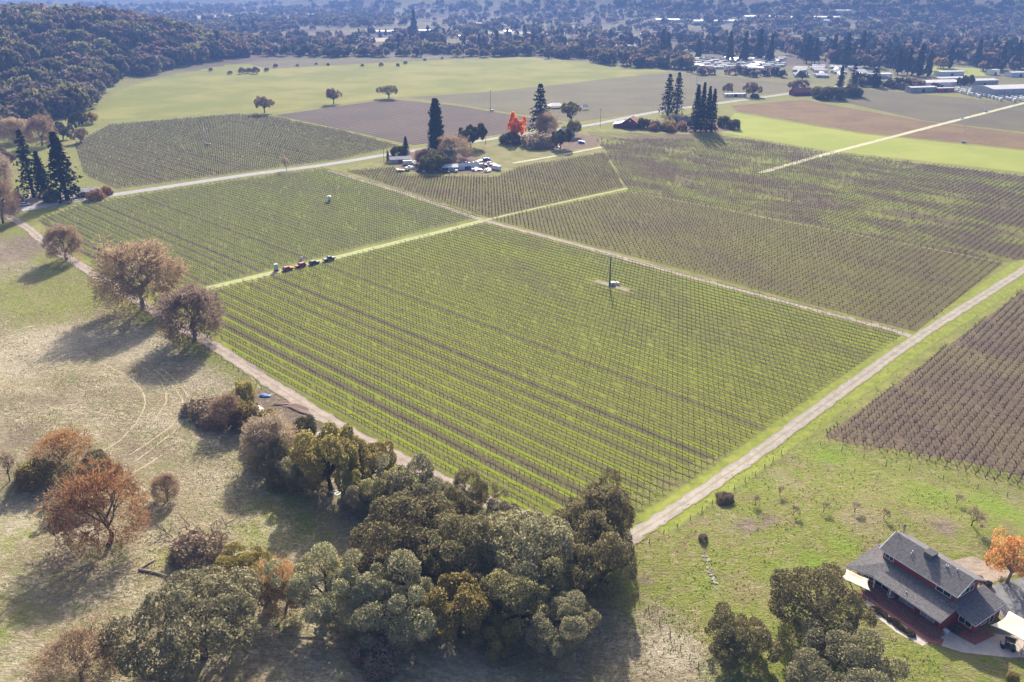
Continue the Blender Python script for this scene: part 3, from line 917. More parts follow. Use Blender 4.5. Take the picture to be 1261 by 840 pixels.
def conifer_proto(seed, mat='leaf_conifer', levels=34, narrow=1.0, n_br=9, droop=.35, base=.06, size=.12, power=.8, gaps=.12, nq=7, clad=.25):
    """unit conifer: radius 1 at the skirt, height 1"""
    r = np.random.default_rng(seed)
    Ps, Ns = [], []
    for i in range(levels):
        t_ = (i + r.uniform(0, .9)) / levels
        z = base + (1 - base) * t_
        rad = (1 - t_) ** power * r.uniform(.78, 1.08) + .03
        for j in range(n_br):
            if r.random() < gaps: continue
            a = j * 2 * pi / n_br + i * 2.4 + r.uniform(-.25, .25)
            rr = rad * r.uniform(.7, 1.1)
            for q in range(nq):
                f = (q + r.random()) / nq
                f = clad + (1 - clad) * f
                sp_ = (1 - f * .55) * .15 * (1 - t_ * .6)
                Ps.append((rr * f * cos(a) + r.normal() * sp_, rr * f * sin(a) + r.normal() * sp_, z - droop * rr * f * f * .2 * (1 - t_) + r.normal() * .008))
                Ns.append((cos(a) * .3, sin(a) * .3, .9))
    Ps, Ns = np.array(Ps), np.array(Ns)
    V, F = cards(Ps, Ns, size, r, 1.0, .45)
    d_ = V.reshape(-1, 4, 3) - Ps[:, None]
    d_[:, :, 2] *= .28
    V = (Ps[:, None] + d_).reshape(-1, 3)
    V[:, 2] = np.clip(V[:, 2], .01, 1.0)
    crown = np_mesh('crown', V, F); crown.materials.append(M[mat])
    mb = MB(); mb.tube([(0, 0, -.02), (0, 0, .3), (0, 0, .97)], [.11, .08, .012], 7)
    trunk = mb.mesh('trunk'); trunk.materials.append(M['bark'])
    return trunk, crown


def bush_proto(seed, mat, n=4500, size=.085, nl=22, lr=.33):
    r = np.random.default_rng(seed)
    C, rad = lobes(r, (1, 1, .62), .42, nl, lr, -.5, .82)
    P_, N_ = lobe_points(r, C, rad, n, (1, 1, 1), .45, .6)
    P_ = P_ + r.normal(size=P_.shape) * .05
    V, F = cards(P_, N_, size, r, .8, 1.1)
    V[:, 2] = np.clip(V[:, 2], -.02, None); V[:, 2] /= V[:, 2].max()
    crown = np_mesh('crown', V, F); crown.materials.append(M[mat])
    mb = MB()
    for j in range(5):
        mb.tube([(0, 0, -.03), (r.normal() * .25, r.normal() * .25, .4), (r.normal() * .45, r.normal() * .45, .75)], [.06, .04, .015], 5, False)
    trunk = mb.mesh('trunk'); trunk.materials.append(M['bark'])
    return trunk, crown


K = {
    'oak1': oak_proto(1, 'leaf_oak'), 'oak2': oak_proto(2, 'leaf_oak', nl=56, lr=.28), 'grey1': oak_proto(3, 'leaf_greyoak', nl=70),
    'grey2': oak_proto(4, 'leaf_greyoak', nl=56), 'olive1': oak_proto(5, 'leaf_olive', nl=50, n=22000, size=.032), 'olive2': oak_proto(6, 'leaf_olive', nl=50, n=22000, size=.032),
    'oak3': oak_proto(7, 'leaf_oak', nl=72), 'bushoak': oak_proto(8, 'leaf_oak', nl=60),
    'greybush': oak_proto(9, 'leaf_greyoak', nl=60),
    'brown1': bare_proto(11, 'leaf_brown', 'bark_pale', leaf_n=5, leafy=1.3), 'brown2': bare_proto(12, 'leaf_greybrown', 'bark_pale', leaf_n=9, leaf=.026),
    'brown3': bare_proto(13, 'leaf_brown', 'bark', leaf_n=4), 'rust1': bare_proto(14, 'leaf_rust', 'bark', leaf_n=5, leaf=.024, dome=.6),
    'bare1': bare_proto(15, 'leaf_greybrown', 'bark', leaf_n=1, leafy=.15, dome=.05), 'orange1': oak_proto(16, 'leaf_orange', 'bark_pale', nl=40, n=7000, size=.034, tilt=1.0),
    'redtree': oak_proto(17, 'leaf_flame', nl=34, n=4000, size=.08),
    'con1': conifer_proto(21), 'con2': conifer_proto(22, levels=30, n_br=8, gaps=.25, power=.7), 'column': conifer_proto(23, levels=40, n_br=11, power=.38, gaps=.05, droop=.1, size=.15, clad=.35, nq=10),
    'bush1': bush_proto(31, 'leaf_bush'), 'bush2': bush_proto(32, 'leaf_olive'), 'bush3': bush_proto(33, 'leaf_greybrown', 3000, .1), 'bush4': bush_proto(34, 'leaf_rust', 2500, .12),
    'lone1': oak_proto(46, 'leaf_brown', nl=44, n=3500, size=.075, lr=.27, zc=.62, R=(1, 1, .36), zmin=-.35, trunk_r=.06), 'lone2': oak_proto(47, 'leaf_oak', nl=44, n=3500, size=.075, lr=.27, zc=.64, R=(1, 1, .34), zmin=-.3, trunk_r=.06),
    'midoak': oak_proto(41, 'leaf_bush', nl=34, n=4000, size=.075), 'midoak2': oak_proto(42, 'leaf_brown', nl=34, n=4000, size=.07),
}


def tree(kind, bx, by, wpx, top, label, cat='tree', name='oak_tree', group=None, rz=None, z=None):
    if kind.startswith('con') or kind == 'column':
        b = gp(bx, by)
        w = wpx * depth(b) / FPX / 2
        h = max(.8, top_z(b, top) - b[2])
    else:   # crown outline in the picture -> round crown of that width standing on the ground under its middle
        th = PITCH + math.atan((by - 420) / FPX)
        a = wpx / 2; hb = (by - top) / 2
        cc = math.sqrt(max(hb * hb - (a * sin(th)) ** 2, (.42 * a) ** 2)); cc = min(cc, 1.0 * a * cos(th) * (1.5 if kind in ('redtree', 'midoak', 'lone1', 'lone2') else 1))
        b = gp(bx, top + math.sqrt((a * sin(th)) ** 2 + cc * cc) + cc)
        w = wpx * depth(b) / FPX / 2
        h = 2 * cc / cos(th) * depth(b) / FPX
        if kind[:3] in ('oak', 'gre', 'oli') or kind == 'bushoak': w *= 1.12; h *= 1.04
    o = empty(name, b, random.uniform(0, 6.28) if rz is None else rz, label, cat, group, (w, w, h))
    tm, cm = K[kind]
    link('trunk', tm, None, o); link('crown', cm, None, o)
    return o


# oaks and brown trees round the meadow
tree('brown1', 176, 386, 106, 298, 'huge spreading oak with russet-brown twiggy crown beside the foot track', name='bare_oak_tree')
tree('brown2', 240, 424, 84, 352, 'grey-brown oak leaning over the track next to the huge russet oak', name='bare_oak_tree')
tree('brown1', 82, 322, 46, 277, 'small brown oak at the fence corner below the paved road', name='bare_oak_tree')
tree('brown3', 4, 284, 50, 226, 'leafless grey-brown tree where the track meets the paved road', name='bare_tree')
tree('brown2', -6, 236, 52, 186, 'hazy brown tree standing behind the white parked car', name='bare_tree')
tree('brown3', 52, 180, 36, 146, 'low pinkish-brown tree behind the tall dark conifers', name='bare_tree')
tree('brown1', 18, 176, 44, 146, 'wide pinkish-brown tree at the foot of the wooded hill', name='bare_tree')
tree('con2', 42, 243, 40, 160, 'open-branched dark conifer next to the white parked car', name='conifer_tree')
tree('con1', 56, 242, 28, 186, 'slim shorter conifer squeezed between two bigger ones', name='conifer_tree')
tree('con1', 83, 246, 50, 162, 'broad dense dark conifer at the roadside bend', name='conifer_tree')
for x_, y_, w_, tp, kd, lb in ((6, 206, 30, 182, 'midoak2', 'brown rounded tree left of the open-branched conifer'), (100, 176, 22, 158, 'midoak2', 'brown tree at the corner of the striped vineyard'), (78, 172, 26, 150, 'midoak', 'dark oak behind the broad dense conifer'),
                               (60, 168, 24, 148, 'midoak2', 'tan tree behind the slim conifer'), (94, 160, 24, 138, 'midoak', 'dark oak at the lower tip of the wooded hill'), (36, 166, 26, 146, 'midoak2', 'russet tree at the hill foot above the conifers'),
                               (14, 160, 26, 138, 'midoak', 'dark green oak at the hill foot near the edge of the pinkish trees'), (118, 246, 18, 232, 'bush4', 'rusty garden bush beside the small shed'), (132, 240, 14, 229, 'bush4', 'orange garden bush on the road verge by the small shed'),
                               (66, 248, 20, 232, 'bush1', 'dark bush at the foot of the slim conifer'), (18, 250, 18, 234, 'bush3', 'grey bush behind the white parked car')):
    tree(kd, x_, y_, w_, tp, lb, 'shrub' if kd.startswith('bush') else 'tree', 'roadside_bush' if kd.startswith('bush') else 'round_tree')
# dry hillside, lower left
tree('rust1', 78, 582, 70, 528, 'gnarled oak with a patch of orange leaves on the dry bank', name='bare_oak_tree')
tree('bare1', 12, 606, 40, 556, 'thin leafless tree on the dry bank', name='bare_tree')
tree('rust1', 134, 686, 118, 580, 'big leaning oak with rust-orange and bare branches on the hillside', name='bare_oak_tree', rz=2.1)
tree('oak1', 118, 640, 58, 560, 'dark olive oak half hidden behind the rust-orange oak')
tree('brown3', 206, 652, 36, 584, 'small slender brown tree beside the brush pile', name='bare_tree')
tree('rust1', 352, 770, 66, 694, 'small tree with dull orange leaves between two grey-green oaks', name='bare_oak_tree')
tree('brown3', 100, 852, 110, 775, 'sprawling twiggy brown thicket tree at the foot of the dry slope', name='bare_tree')
tree('bush2', 45, 598, 44, 562, 'yellow-green scrub under the leafless trees on the dry bank', 'shrub', 'scrub_bush')
# oak grove
tree('grey1', 252, 840, 160, 698, 'big silvery grey-green oak with open crown beside the fallen log')
tree('olive1', 296, 725, 72, 672, 'yellow-green bushy oak behind the big silvery oak')
tree('grey2', 402, 780, 116, 676, 'rounded grey-green oak at the edge of the shaded grass')
tree('oak2', 500, 720, 134, 606, 'tall olive-brown oak at the back of the grove')
tree('grey2', 486, 796, 124, 684, 'grey-green oak in front of the tall olive-brown oak')
tree('oak3', 566, 735, 108, 634, 'olive oak filling the gap between two larger crowns of the grove')
tree('olive2', 566, 800, 100, 706, 'lower yellowish oak at the front of the grove')
tree('grey1', 643, 740, 130, 624, 'large grey oak with many crown lobes in the grove')
tree('oak1', 645, 788, 104, 692, 'brown-olive oak below the large grey oak of the grove')
tree('oak2', 735, 682, 92, 592, 'dark round oak at the grove end beside the gravel lane')
tree('oak1', 736, 746, 90, 648, 'broad dark oak in front of the dark round oak at the grove end')
tree('oak1', 692, 700, 62, 640, 'brownish oak tucked between the grey oak and the grove end')
tree('greybush', 692, 822, 84, 736, 'low domed grey-green oak standing apart below the grove')
tree('brown2', 336, 592, 66, 512, 'half-bare grey-brown tree over the fence at the meadow edge', name='bare_tree')
tree('bushoak', 345, 592, 52, 540, 'dark green bushy oak under the half-bare tree', )
tree('olive1', 408, 612, 90, 524, 'olive and yellowish oak by the junk beside the fence')
tree('olive2', 458, 602, 64, 544, 'yellow-green oak along the lower track')
tree('oak1', 470, 636, 58, 582, 'dark olive oak below the yellow-green oak of the lower track')
tree('grey2', 512, 650, 92, 564, 'silvery oak between the lower track and the grove')
tree('oak1', 572, 660, 62, 584, 'brownish-green oak at the lower track beside a white gap of gravel')
tree('greybush', 372, 606, 54, 556, 'grey-green oak between the half-bare tree and the olive oak by the junk')
tree('olive1', 436, 622, 50, 572, 'small yellowish oak wedged behind the fence at the meadow foot')
tree('oak3', 540, 668, 62, 606, 'olive oak joining the silvery oak to the grove')
tree('grey2', 610, 668, 60, 612, 'pale oak at the back of the grove beside the lower track')
tree('bush2', 328, 530, 30, 502, 'yellow-green shrub behind the half-bare tree', 'shrub', 'round_bush')
tree('bush3', 330, 566, 40, 530, 'grey bramble under the half-bare tree', 'shrub', 'bramble_bush')
tree('bush2', 428, 720, 50, 682, 'yellow-green scrub at the left end of the grove', 'shrub', 'scrub_bush')
tree('olive1', 610, 812, 60, 760, 'low olive bush oak at the front edge of the grove')
tree('bush3', 470, 818, 60, 780, 'brown brush at the shaded front of the grove', 'shrub', 'bramble_bush')
tree('oak3', 388, 604, 60, 550, 'olive oak between the grey-green oak and the yellowish oak of the hedgerow')
tree('bush2', 352, 602, 42, 572, 'yellow-green shrub at the fence below the dark green bushy oak', 'shrub', 'round_bush')
tree('grey2', 446, 640, 58, 590, 'silvery oak above the fence end at the meadow foot')
tree('bush3', 318, 556, 34, 528, 'brown bramble at the corner of the hedgerow', 'shrub', 'bramble_bush')
tree('brown3', 282, 545, 42, 486, 'pinkish-brown twiggy tree beside two round green bushes', name='bare_tree')
tree('bush2', 302, 502, 26, 468, 'round olive bush next to the blue tarp', 'shrub', 'round_bush')
tree('bush2', 303, 530, 36, 492, 'round olive bush below the one next to the blue tarp', 'shrub', 'round_bush')
tree('bush3', 246, 512, 44, 486, 'grey bramble thicket at the meadow edge', 'shrub', 'bramble_bush')
tree('bush3', 265, 528, 40, 502, 'brown bramble clump under the pinkish-brown twiggy tree', 'shrub', 'bramble_bush')
tree('bush1', 373, 536, 30, 511, 'dark round bush beside the soil heap', 'shrub', 'round_bush')
tree('bush3', 240, 684, 62, 648, 'tangled pile of dead brown branches on the hillside', 'brush pile', 'brush_pile')
# by the house
tree('bushoak', 905, 826, 92, 748, 'round brown-green oak next to the dry bank left of the house garden')
tree('oak3', 1003, 796, 124, 694, 'dark wide oak shading the left end of the house')
tree('greybush', 1034, 872, 130, 774, 'pale grey-green oak in front of the dark wide oak')
tree('orange1', 1240, 728, 70, 656, 'bright orange autumn tree at the head of the driveway', name='autumn_tree')
tree('bare1', 1196, 652, 34, 624, 'small bare fruit tree on the lawn behind the house', name='bare_tree')
tree('bush3', 893, 620, 22, 604, 'grey-brown bush beside the fence along the lane', 'shrub', 'round_bush')
tree('bush3', 865, 672, 11, 655, 'small upright brown shrub above the row of stones', 'shrub', 'upright_shrub')
tree('bush1', 1216, 724, 8, 714, 'dark shrub in the gravel bed behind the house', 'shrub', 'round_bush')
tree('bush4', 1206, 716, 9, 708, 'red-brown shrub in the gravel bed behind the house', 'shrub', 'round_bush')
tree('bush2', 1246, 840, 14, 826, 'small yellow-green shrub at the lawn edge below the patio', 'shrub', 'round_bush')
for x_, y_ in ((1014, 632), (1052, 632), (1088, 640), (960, 612), (930, 622), (977, 636), (1178, 622)):
    tree('bare1', x_, y_, 15, y_ - 14, 'tiny leafless orchard tree on the grass behind the house', 'tree', 'orchard_sapling', 'orchard saplings behind the house')
# lone trees on the fields
tree('lone1', 326, 139, 24, 118, 'round brown lone oak between the grass field and the striped vineyard')
tree('lone1', 411, 128, 19, 109, 'small brown lone oak at the corner of the dark ploughed field')
tree('lone2', 479, 121, 28, 105, 'flat-topped dark lone oak on the edge of the grass field')
tree('bare1', 353, 210, 16, 194, 'little leafless tree on the verge of the paved road', name='bare_tree')
# farm yards
tree('column', 538, 187, 23, 121, 'single tall columnar conifer in the cluttered farm yard', name='conifer_tree')
tree('con1', 500, 189, 13, 168, 'small dark conifer at the road side of the cluttered yard', name='conifer_tree')
tree('con1', 478, 199, 7, 185, 'tiny conifer at the entrance of the cluttered yard', name='conifer_tree')
tree('midoak', 580, 182, 40, 151, 'dark leaning oak between the road and the cluttered yard')
tree('brown3', 560, 196, 44, 170, 'bare brown willow-like tree over the cluttered yard', name='bare_tree')
tree('brown1', 522, 203, 26, 184, 'pinkish bare tree beside the dark hedge of the yard', name='bare_tree')
tree('bush1', 534, 209, 40, 186, 'dark evergreen hedge clump in the cluttered yard', 'shrub', 'hedge_clump')
tree('bush1', 492, 192, 18, 179, 'dark bush beside the small conifer of the yard', 'shrub', 'round_bush')
tree('redtree', 635, 176, 24, 138, 'flame red and orange tree at the road', name='autumn_tree')
tree('bush1', 631, 177, 26, 162, 'dark bush at the foot of the flame red tree', 'shrub', 'round_bush')
tree('con2', 665, 164, 36, 103, 'tall dark conifer next to the flame red tree', name='conifer_tree')
tree('brown1', 673, 172, 30, 140, 'mauve-brown leafless tree in front of the tall dark conifer', name='bare_tree')
tree('lone2', 703, 154, 30, 125, 'dark spreading pine by the white tents', name='pine_tree')
tree('midoak', 690, 183, 30, 157, 'dark rounded tree at the yard edge with a long shadow')
tree('olive2', 706, 176, 20, 148, 'ragged olive tree leaning over the yard lane')
tree('bush3', 664, 181, 40, 163, 'grey-brown thicket in the middle yard', 'shrub', 'thicket_bush')
tree('con2', 822, 142, 26, 91, 'tall dark conifer, left of a pair behind the red barn', name='conifer_tree')
tree('con2', 833, 141, 22, 89, 'tall dark conifer, right of a pair behind the red barn', name='conifer_tree')
for x_, tp, wd in ((856, 104, 22), (863, 101, 18), (870, 106, 18), (876, 109, 18)):
    tree('con1', x_, 162, wd, tp, 'dark pointed conifer in the tight row of four', 'tree', 'conifer_tree', 'tight row of four conifers')
for x_, y_, w_, tp, kd, lb in ((793, 158, 14, 145, 'bush1', 'dark bush right of the red barn'), (806, 159, 16, 146, 'bush3', 'grey bush between barn and conifers'), (822, 160, 20, 147, 'bush2', 'pale olive bush under the conifer pair'),
                               (804, 161, 10, 152, 'bush4', 'rust bush in front of the grey bush'), (824, 162, 12, 152, 'bush4', 'rust bush in front of the pale olive bush'), (840, 160, 12, 149, 'bush4', 'orange-red bush left of the row of four conifers'),
                               (891, 157, 14, 142, 'bush1', 'dark bush right of the row of four conifers'), (904, 160, 13, 146, 'bush1', 'round dark bush at the corner of the lime field'), (835, 152, 28, 140, 'bush3', 'mauve hedge behind the rust bushes')):
    tree(kd, x_, y_, w_, tp, lb, 'shrub', 'garden_bush')
for x_, y_, w_, tp, kd, lb in ((896, 118, 14, 102, 'midoak2', 'red-brown tree at the white trailer'), (926, 119, 22, 101, 'midoak2', 'grey-mauve tree behind the white trailer'), (930, 121, 10, 115, 'bush1', 'dark bush at the end of the white trailer'),
                               (981, 112, 24, 98, 'midoak2', 'russet tree behind the dark roofed farmhouse'), (1033, 115, 14, 80, 'con1', 'dark conifer right of the dark roofed farmhouse'), (1048, 116, 18, 78, 'con2', 'ragged tall conifer right of the dark roofed farmhouse'),
                               (1020, 118, 36, 106, 'bush1', 'dark hedge beside the dark roofed farmhouse'), (1046, 119, 24, 105, 'bush1', 'dark hedge under the ragged tall conifer'), (988, 99, 14, 87, 'midoak', 'dark round tree in front of the packed white yard'),
                               (1076, 107, 26, 84, 'con2', 'wide dark conifer left of the warehouses'), (1186, 109, 22, 92, 'midoak', 'dark round tree between the warehouses')):
    tree(kd, x_, y_, w_, tp, lb, 'shrub' if kd.startswith('bush') else 'tree', 'garden_bush' if kd.startswith('bush') else ('conifer_tree' if kd.startswith('con') else 'round_tree'))


# ------------------------------------------------------------------ wooded hill and valley trees
def far_mesh(seed, mat, kind):
    r = np.random.default_rng(seed)
    if kind == 'con':
        n = 130; z = r.random(n) ** .85; rad = (1 - z) ** .8 * r.uniform(.4, 1.0, n) * .55 + .02; a = r.uniform(0, 6.283, n)
        P_ = np.stack([rad * np.cos(a), rad * np.sin(a), z * 1.9 + .08], -1); N_ = np.stack([np.cos(a), np.sin(a), np.full(n, .6)], -1)
        V, F = cards(P_, N_, .26, r, 1.0, .6)
    else:
        C, rad = lobes(r, (1, 1, .62), .75, 12, .42, -.5, .66)
        P_, N_ = lobe_points(r, C, rad, 420, (1, 1, 1), .6, .7)
        V, F = cards(P_, N_, .23, r, 1.0, .8)
    V[:, 2] = np.maximum(V[:, 2], 0)
    mb = MB(); mb.tube([(0, 0, -.1), (0, 0, .7)], [.07, .05], 4, False)
    tv = np.array(mb.v); tf = np.array(mb.f)
    me = np_mesh('tree', np.vstack([V, tv]), np.vstack([F, tf + len(V)]))
    me.materials.append(M[mat]); me.materials.append(M['bark'])
    mi = np.zeros(len(me.polygons), np.int32); mi[len(F):] = 1
    me.polygons.foreach_set('material_index', mi)
    return me, V, F


FAR = {'green': [far_mesh(51 + i, 'leaf_fargreen', 'r') for i in range(3)], 'brown': [far_mesh(61 + i, 'leaf_farbrown', 'r') for i in range(3)],
       'grey': [far_mesh(71 + i, 'leaf_fargrey', 'r') for i in range(2)], 'con': [far_mesh(81 + i, 'leaf_conifer', 'con') for i in range(2)],
       'dark': [far_mesh(86 + i, 'leaf_fardark', 'r') for i in range(2)], 'yellow': [far_mesh(91, 'leaf_yellow', 'r')]}
FLAB = {'green': 'round olive-green oak', 'brown': 'russet-brown bare tree', 'grey': 'grey-brown leafless tree', 'con': 'dark pointed conifer', 'dark': 'dark evergreen oak', 'yellow': 'yellow-leaved tree'}

hill_edge = np.array([(-700, 545), (-440, 580), (-345, 640), (-352, 690), (-388, 780), (-418, 860), (-445, 960), (-442, 1080), (-430, 1200), (-405, 1330), (-430, 1500), (-900, 1600), (-1100, 1100), (-900, 640)])
r = np.random.default_rng(99)
cand = []
for X in np.arange(-1000, -380, 15):
    for Y in np.arange(560, 1560, 16):
        x, y = X + r.uniform(-5, 5), Y + r.uniform(-5, 5)
        if in_poly(np.array(x), np.array(y), hill_edge): cand.append((x, y))
cand = np.array(cand)
cz = hgt(cand[:, 0], cand[:, 1])
cx, cy = project(np.column_stack([cand, cz + 9]))
keep = (cx > -60) & (cx < 420)
cand, cz, cx, cy = cand[keep], cz[keep], cx[keep], cy[keep]
size = r.uniform(6, 13.5, len(cand))
order = np.argsort(cand[:, 1] + cand[:, 0] * .0)
kinds = r.choice(['green', 'green', 'green', 'green', 'grey', 'dark', 'dark', 'brown'], len(cand))
# more russet towards the far end and the foot of the hill
kinds = np.where((r.random(len(cand)) < S(cand[:, 1], 1000, 1350) * .4), 'brown', kinds)
kinds = np.where((cz < 6) & (r.random(len(cand)) < .45), 'grey', kinds)
vis_order = [i for i in order if -20 < cx[i] < 400][:270]
vset = set(vis_order)
for i in vis_order:
    k = kinds[i]; me = FAR[k][i % len(FAR[k])][0]
    o = link('hill_tree', me, None, None, (cand[i, 0], cand[i, 1], cz[i] - .3))
    s = size[i]; o.scale = (s, s, s * r.uniform(.95, 1.3)); o.rotation_euler = (0, 0, r.uniform(0, 6.28))
    foot = cz[i] < 8
    tag(o, FLAB[str(k)] + (' at the foot of the wooded hill' if foot else ' on the slope of the wooded hill'), 'tree', FLAB[str(k)] + 's ' + ('at the hill foot' if foot else 'on the hill slope'))


def stuff_trees(name, pts, kinds_, sizes, seed, label, thin=1):
    """one mass of far trees, by material"""
    r2 = np.random.default_rng(seed)
    for k in sorted(set(kinds_)):
        sel = np.where(kinds_ == k)[0]
        Vs, Fs, off = [], [], 0
        for i in sel:
            me, V, F = FAR[k][i % len(FAR[k])]
            Fk = F[r2.random(len(F)) < thin] if thin < 1 else F
            Q = V.reshape(-1, 4, 3)[Fk[:, 0] // 4]
            if thin < 1:
                c_ = Q.mean(1, keepdims=True); Q = c_ + (Q - c_) * min(2.2, thin ** -.5)
            a = r2.uniform(0, 6.28); s = sizes[i]
            q = np.stack([(Q[..., 0] * cos(a) - Q[..., 1] * sin(a)) * s + pts[i, 0], (Q[..., 0] * sin(a) + Q[..., 1] * cos(a)) * s + pts[i, 1], Q[..., 2] * s * 1.1 + pts[i, 2]], -1)
            Vs.append(q.reshape(-1, 3)); off += len(q)
        V = np.vstack(Vs).astype(np.float32)
        me = np_mesh(name, V, np.arange(len(V)).reshape(-1, 4))
        me.materials.append(FAR[k][0][0].materials[0])
        tag(link(name, me), FLAB[k] + 's ' + label, 'trees', None, 'stuff')


ri = np.array([i for i in range(len(cand)) if i not in vset])
if len(ri):
    stuff_trees('hill_wood', np.column_stack([cand, cz - .3])[ri], kinds[ri], size[ri], 4, 'covering the far side of the wooded hill', .35)

# tree belts of the valley floor: (photograph polygon, spacing weight, kinds, size range)
belts = [
    ([(0, 30), (0, 8), (260, 8), (520, 12), (520, 30), (330, 40), (260, 44), (120, 34)], 1700, ['brown', 'grey', 'dark', 'green'], (6, 10)),
    ([(240, 60), (330, 46), (420, 44), (420, 56), (330, 60), (320, 68), (270, 74)], 170, ['brown', 'grey', 'dark'], (6, 9)),
    ([(320, 66), (480, 62), (640, 58), (760, 66), (850, 74), (850, 86), (790, 84), (690, 73), (560, 70), (330, 71)], 420, ['dark', 'brown', 'grey', 'green', 'dark'], (5.5, 9)),
    ([(420, 44), (640, 42), (860, 50), (860, 70), (740, 62), (640, 56), (480, 60), (420, 58)], 330, ['con', 'dark', 'brown', 'grey'], (6, 10)),
    ([(520, 12), (900, 14), (1261, 24), (1300, 60), (1000, 50), (860, 48), (520, 40)], 1000, ['grey', 'brown', 'grey', 'dark', 'green'], (6, 10)),
    ([(850, 52), (1300, 62), (1300, 90), (1230, 88), (1110, 86), (1060, 84), (960, 70), (850, 68)], 500, ['con', 'dark', 'con', 'brown', 'grey'], (6.5, 11)),
    ([(840, 88), (960, 92), (980, 98), (850, 92)], 40, ['brown', 'grey', 'dark'], (3.5, 5)),
    ([(1050, 100), (1120, 104), (1160, 110), (1110, 111), (1055, 106)], 45, ['dark', 'brown', 'dark'], (3.5, 6)),
    ([(0, 6), (1300, 4), (1300, 24), (900, 14), (520, 12), (0, 8)], 500, ['grey', 'green', 'dark', 'brown'], (7, 12)),
]
pts, kk, ss = [], [], []
r = np.random.default_rng(123)
pale_polys = [[(430, 48), (500, 46), (510, 50), (440, 52)], [(600, 38), (700, 40), (690, 43), (600, 41)], [(740, 40), (850, 44), (840, 47), (735, 44)], [(60, 24), (160, 22), (170, 25), (70, 28)], [(1020, 52), (1110, 55), (1100, 58), (1015, 56)], [(230, 20), (300, 18), (310, 21), (240, 23)], [(385, 60), (460, 57), (480, 60), (400, 64)], [(930, 19), (1090, 24), (1060, 28), (900, 22)], [(690, 52), (760, 50), (770, 54), (700, 56)],
              [(700, 30), (800, 33), (780, 36), (690, 33)], [(1205, 46), (1270, 46), (1270, 52), (1200, 50)], [(1150, 82), (1205, 84), (1215, 94), (1140, 92)], [(560, 60), (640, 56), (660, 58), (570, 64)]]
for poly, n, ks, (a, b) in belts:
    A = np.array(poly, float); cnt = 0
    while cnt < n:
        x = r.uniform(A[:, 0].min(), A[:, 0].max()); y = r.uniform(A[:, 1].min(), A[:, 1].max())
        if not in_poly(np.array(x), np.array(y), A): continue
        cnt += 1
        if any(in_poly(np.array(x), np.array(y), np.array(q)) for q in pale_polys): continue
        if math.sin(x * .045 + y * .9) + math.sin(x * .021 - y * .5 + 2) < -.8: continue      # clearings
        g = gp(x, y)
        pts.append(g); kk.append(ks[r.integers(len(ks))]); ss.append(r.uniform(a, b))
pts, kk, ss = np.array(pts), np.array(kk), np.array(ss)
stuff_trees('valley_wood', pts, kk, ss, 8, 'spread over the far valley floor', .16)
# conifers that stand out above the belts, and scrub on the far grass
for x_, y_, tp in ((270, 66, 40), (297, 40, 22), (313, 40, 23), (510, 44, 14), (590, 58, 42), (612, 60, 40), (655, 60, 43), (667, 62, 45), (696, 58, 46), (815, 66, 38), (822, 70, 42), (860, 72, 50), (897, 76, 40), (916, 76, 42), (934, 74, 38),
                   (948, 76, 44), (993, 78, 46), (1003, 78, 48), (1025, 76, 44), (1041, 78, 42), (1060, 74, 40), (1105, 92, 62), (1117, 92, 60), (1130, 94, 58), (1142, 94, 64), (1168, 84, 56), (1202, 82, 50), (1232, 86, 54), (1250, 84, 52), (1140, 36, 20), (480, 58, 45), (545, 60, 44)):
    g = gp(x_, y_); h_ = (top_z(g, tp) - g[2]) / 1.95
    o = link('valley_conifer', FAR['con'][x_ % 2][0], None, None, g); o.scale = (h_ * .75, h_ * .75, h_)
    tag(o, 'dark conifer standing above the distant tree belt', 'tree', 'conifers above the distant tree belts')
for x_, y_, s_, k in ((283, 92, 3, 'brown'), (299, 91, 4.5, 'grey'), (306, 90, 4, 'brown'), (316, 91, 5, 'grey'), (328, 88, 3, 'brown'), (339, 83, 3, 'brown'), (260, 88, 2.5, 'grey'), (366, 82, 2, 'brown'), (389, 80, 2, 'brown'), (404, 81, 2.2, 'dark'),
                      (446, 82, 2.2, 'brown'), (470, 82, 3, 'grey'), (490, 82, 2.6, 'dark'), (499, 79, 2.5, 'brown'), (523, 75, 2.2, 'brown'), (545, 73, 2, 'grey'), (570, 72, 2, 'brown')):
    o = link('field_shrub', FAR[k][0][0], None, None, gp(x_, y_)); o.scale = (s_, s_, s_)
    tag(o, FLAB[k] + ' scattered on the far grass field', 'tree', FLAB[k] + 's on the far grass')
o = link('yellow_tree', FAR['yellow'][0][0], None, None, gp(113, 152)); o.scale = (6, 6, 6)
tag(o, 'yellow-leaved tree at the hill foot by the striped vineyard', 'tree')
o = link('yellow_tree', FAR['yellow'][0][0], None, None, gp(1158, 84)); o.scale = (9, 9, 9)
tag(o, 'ochre-yellow tree behind the warehouses', 'tree')


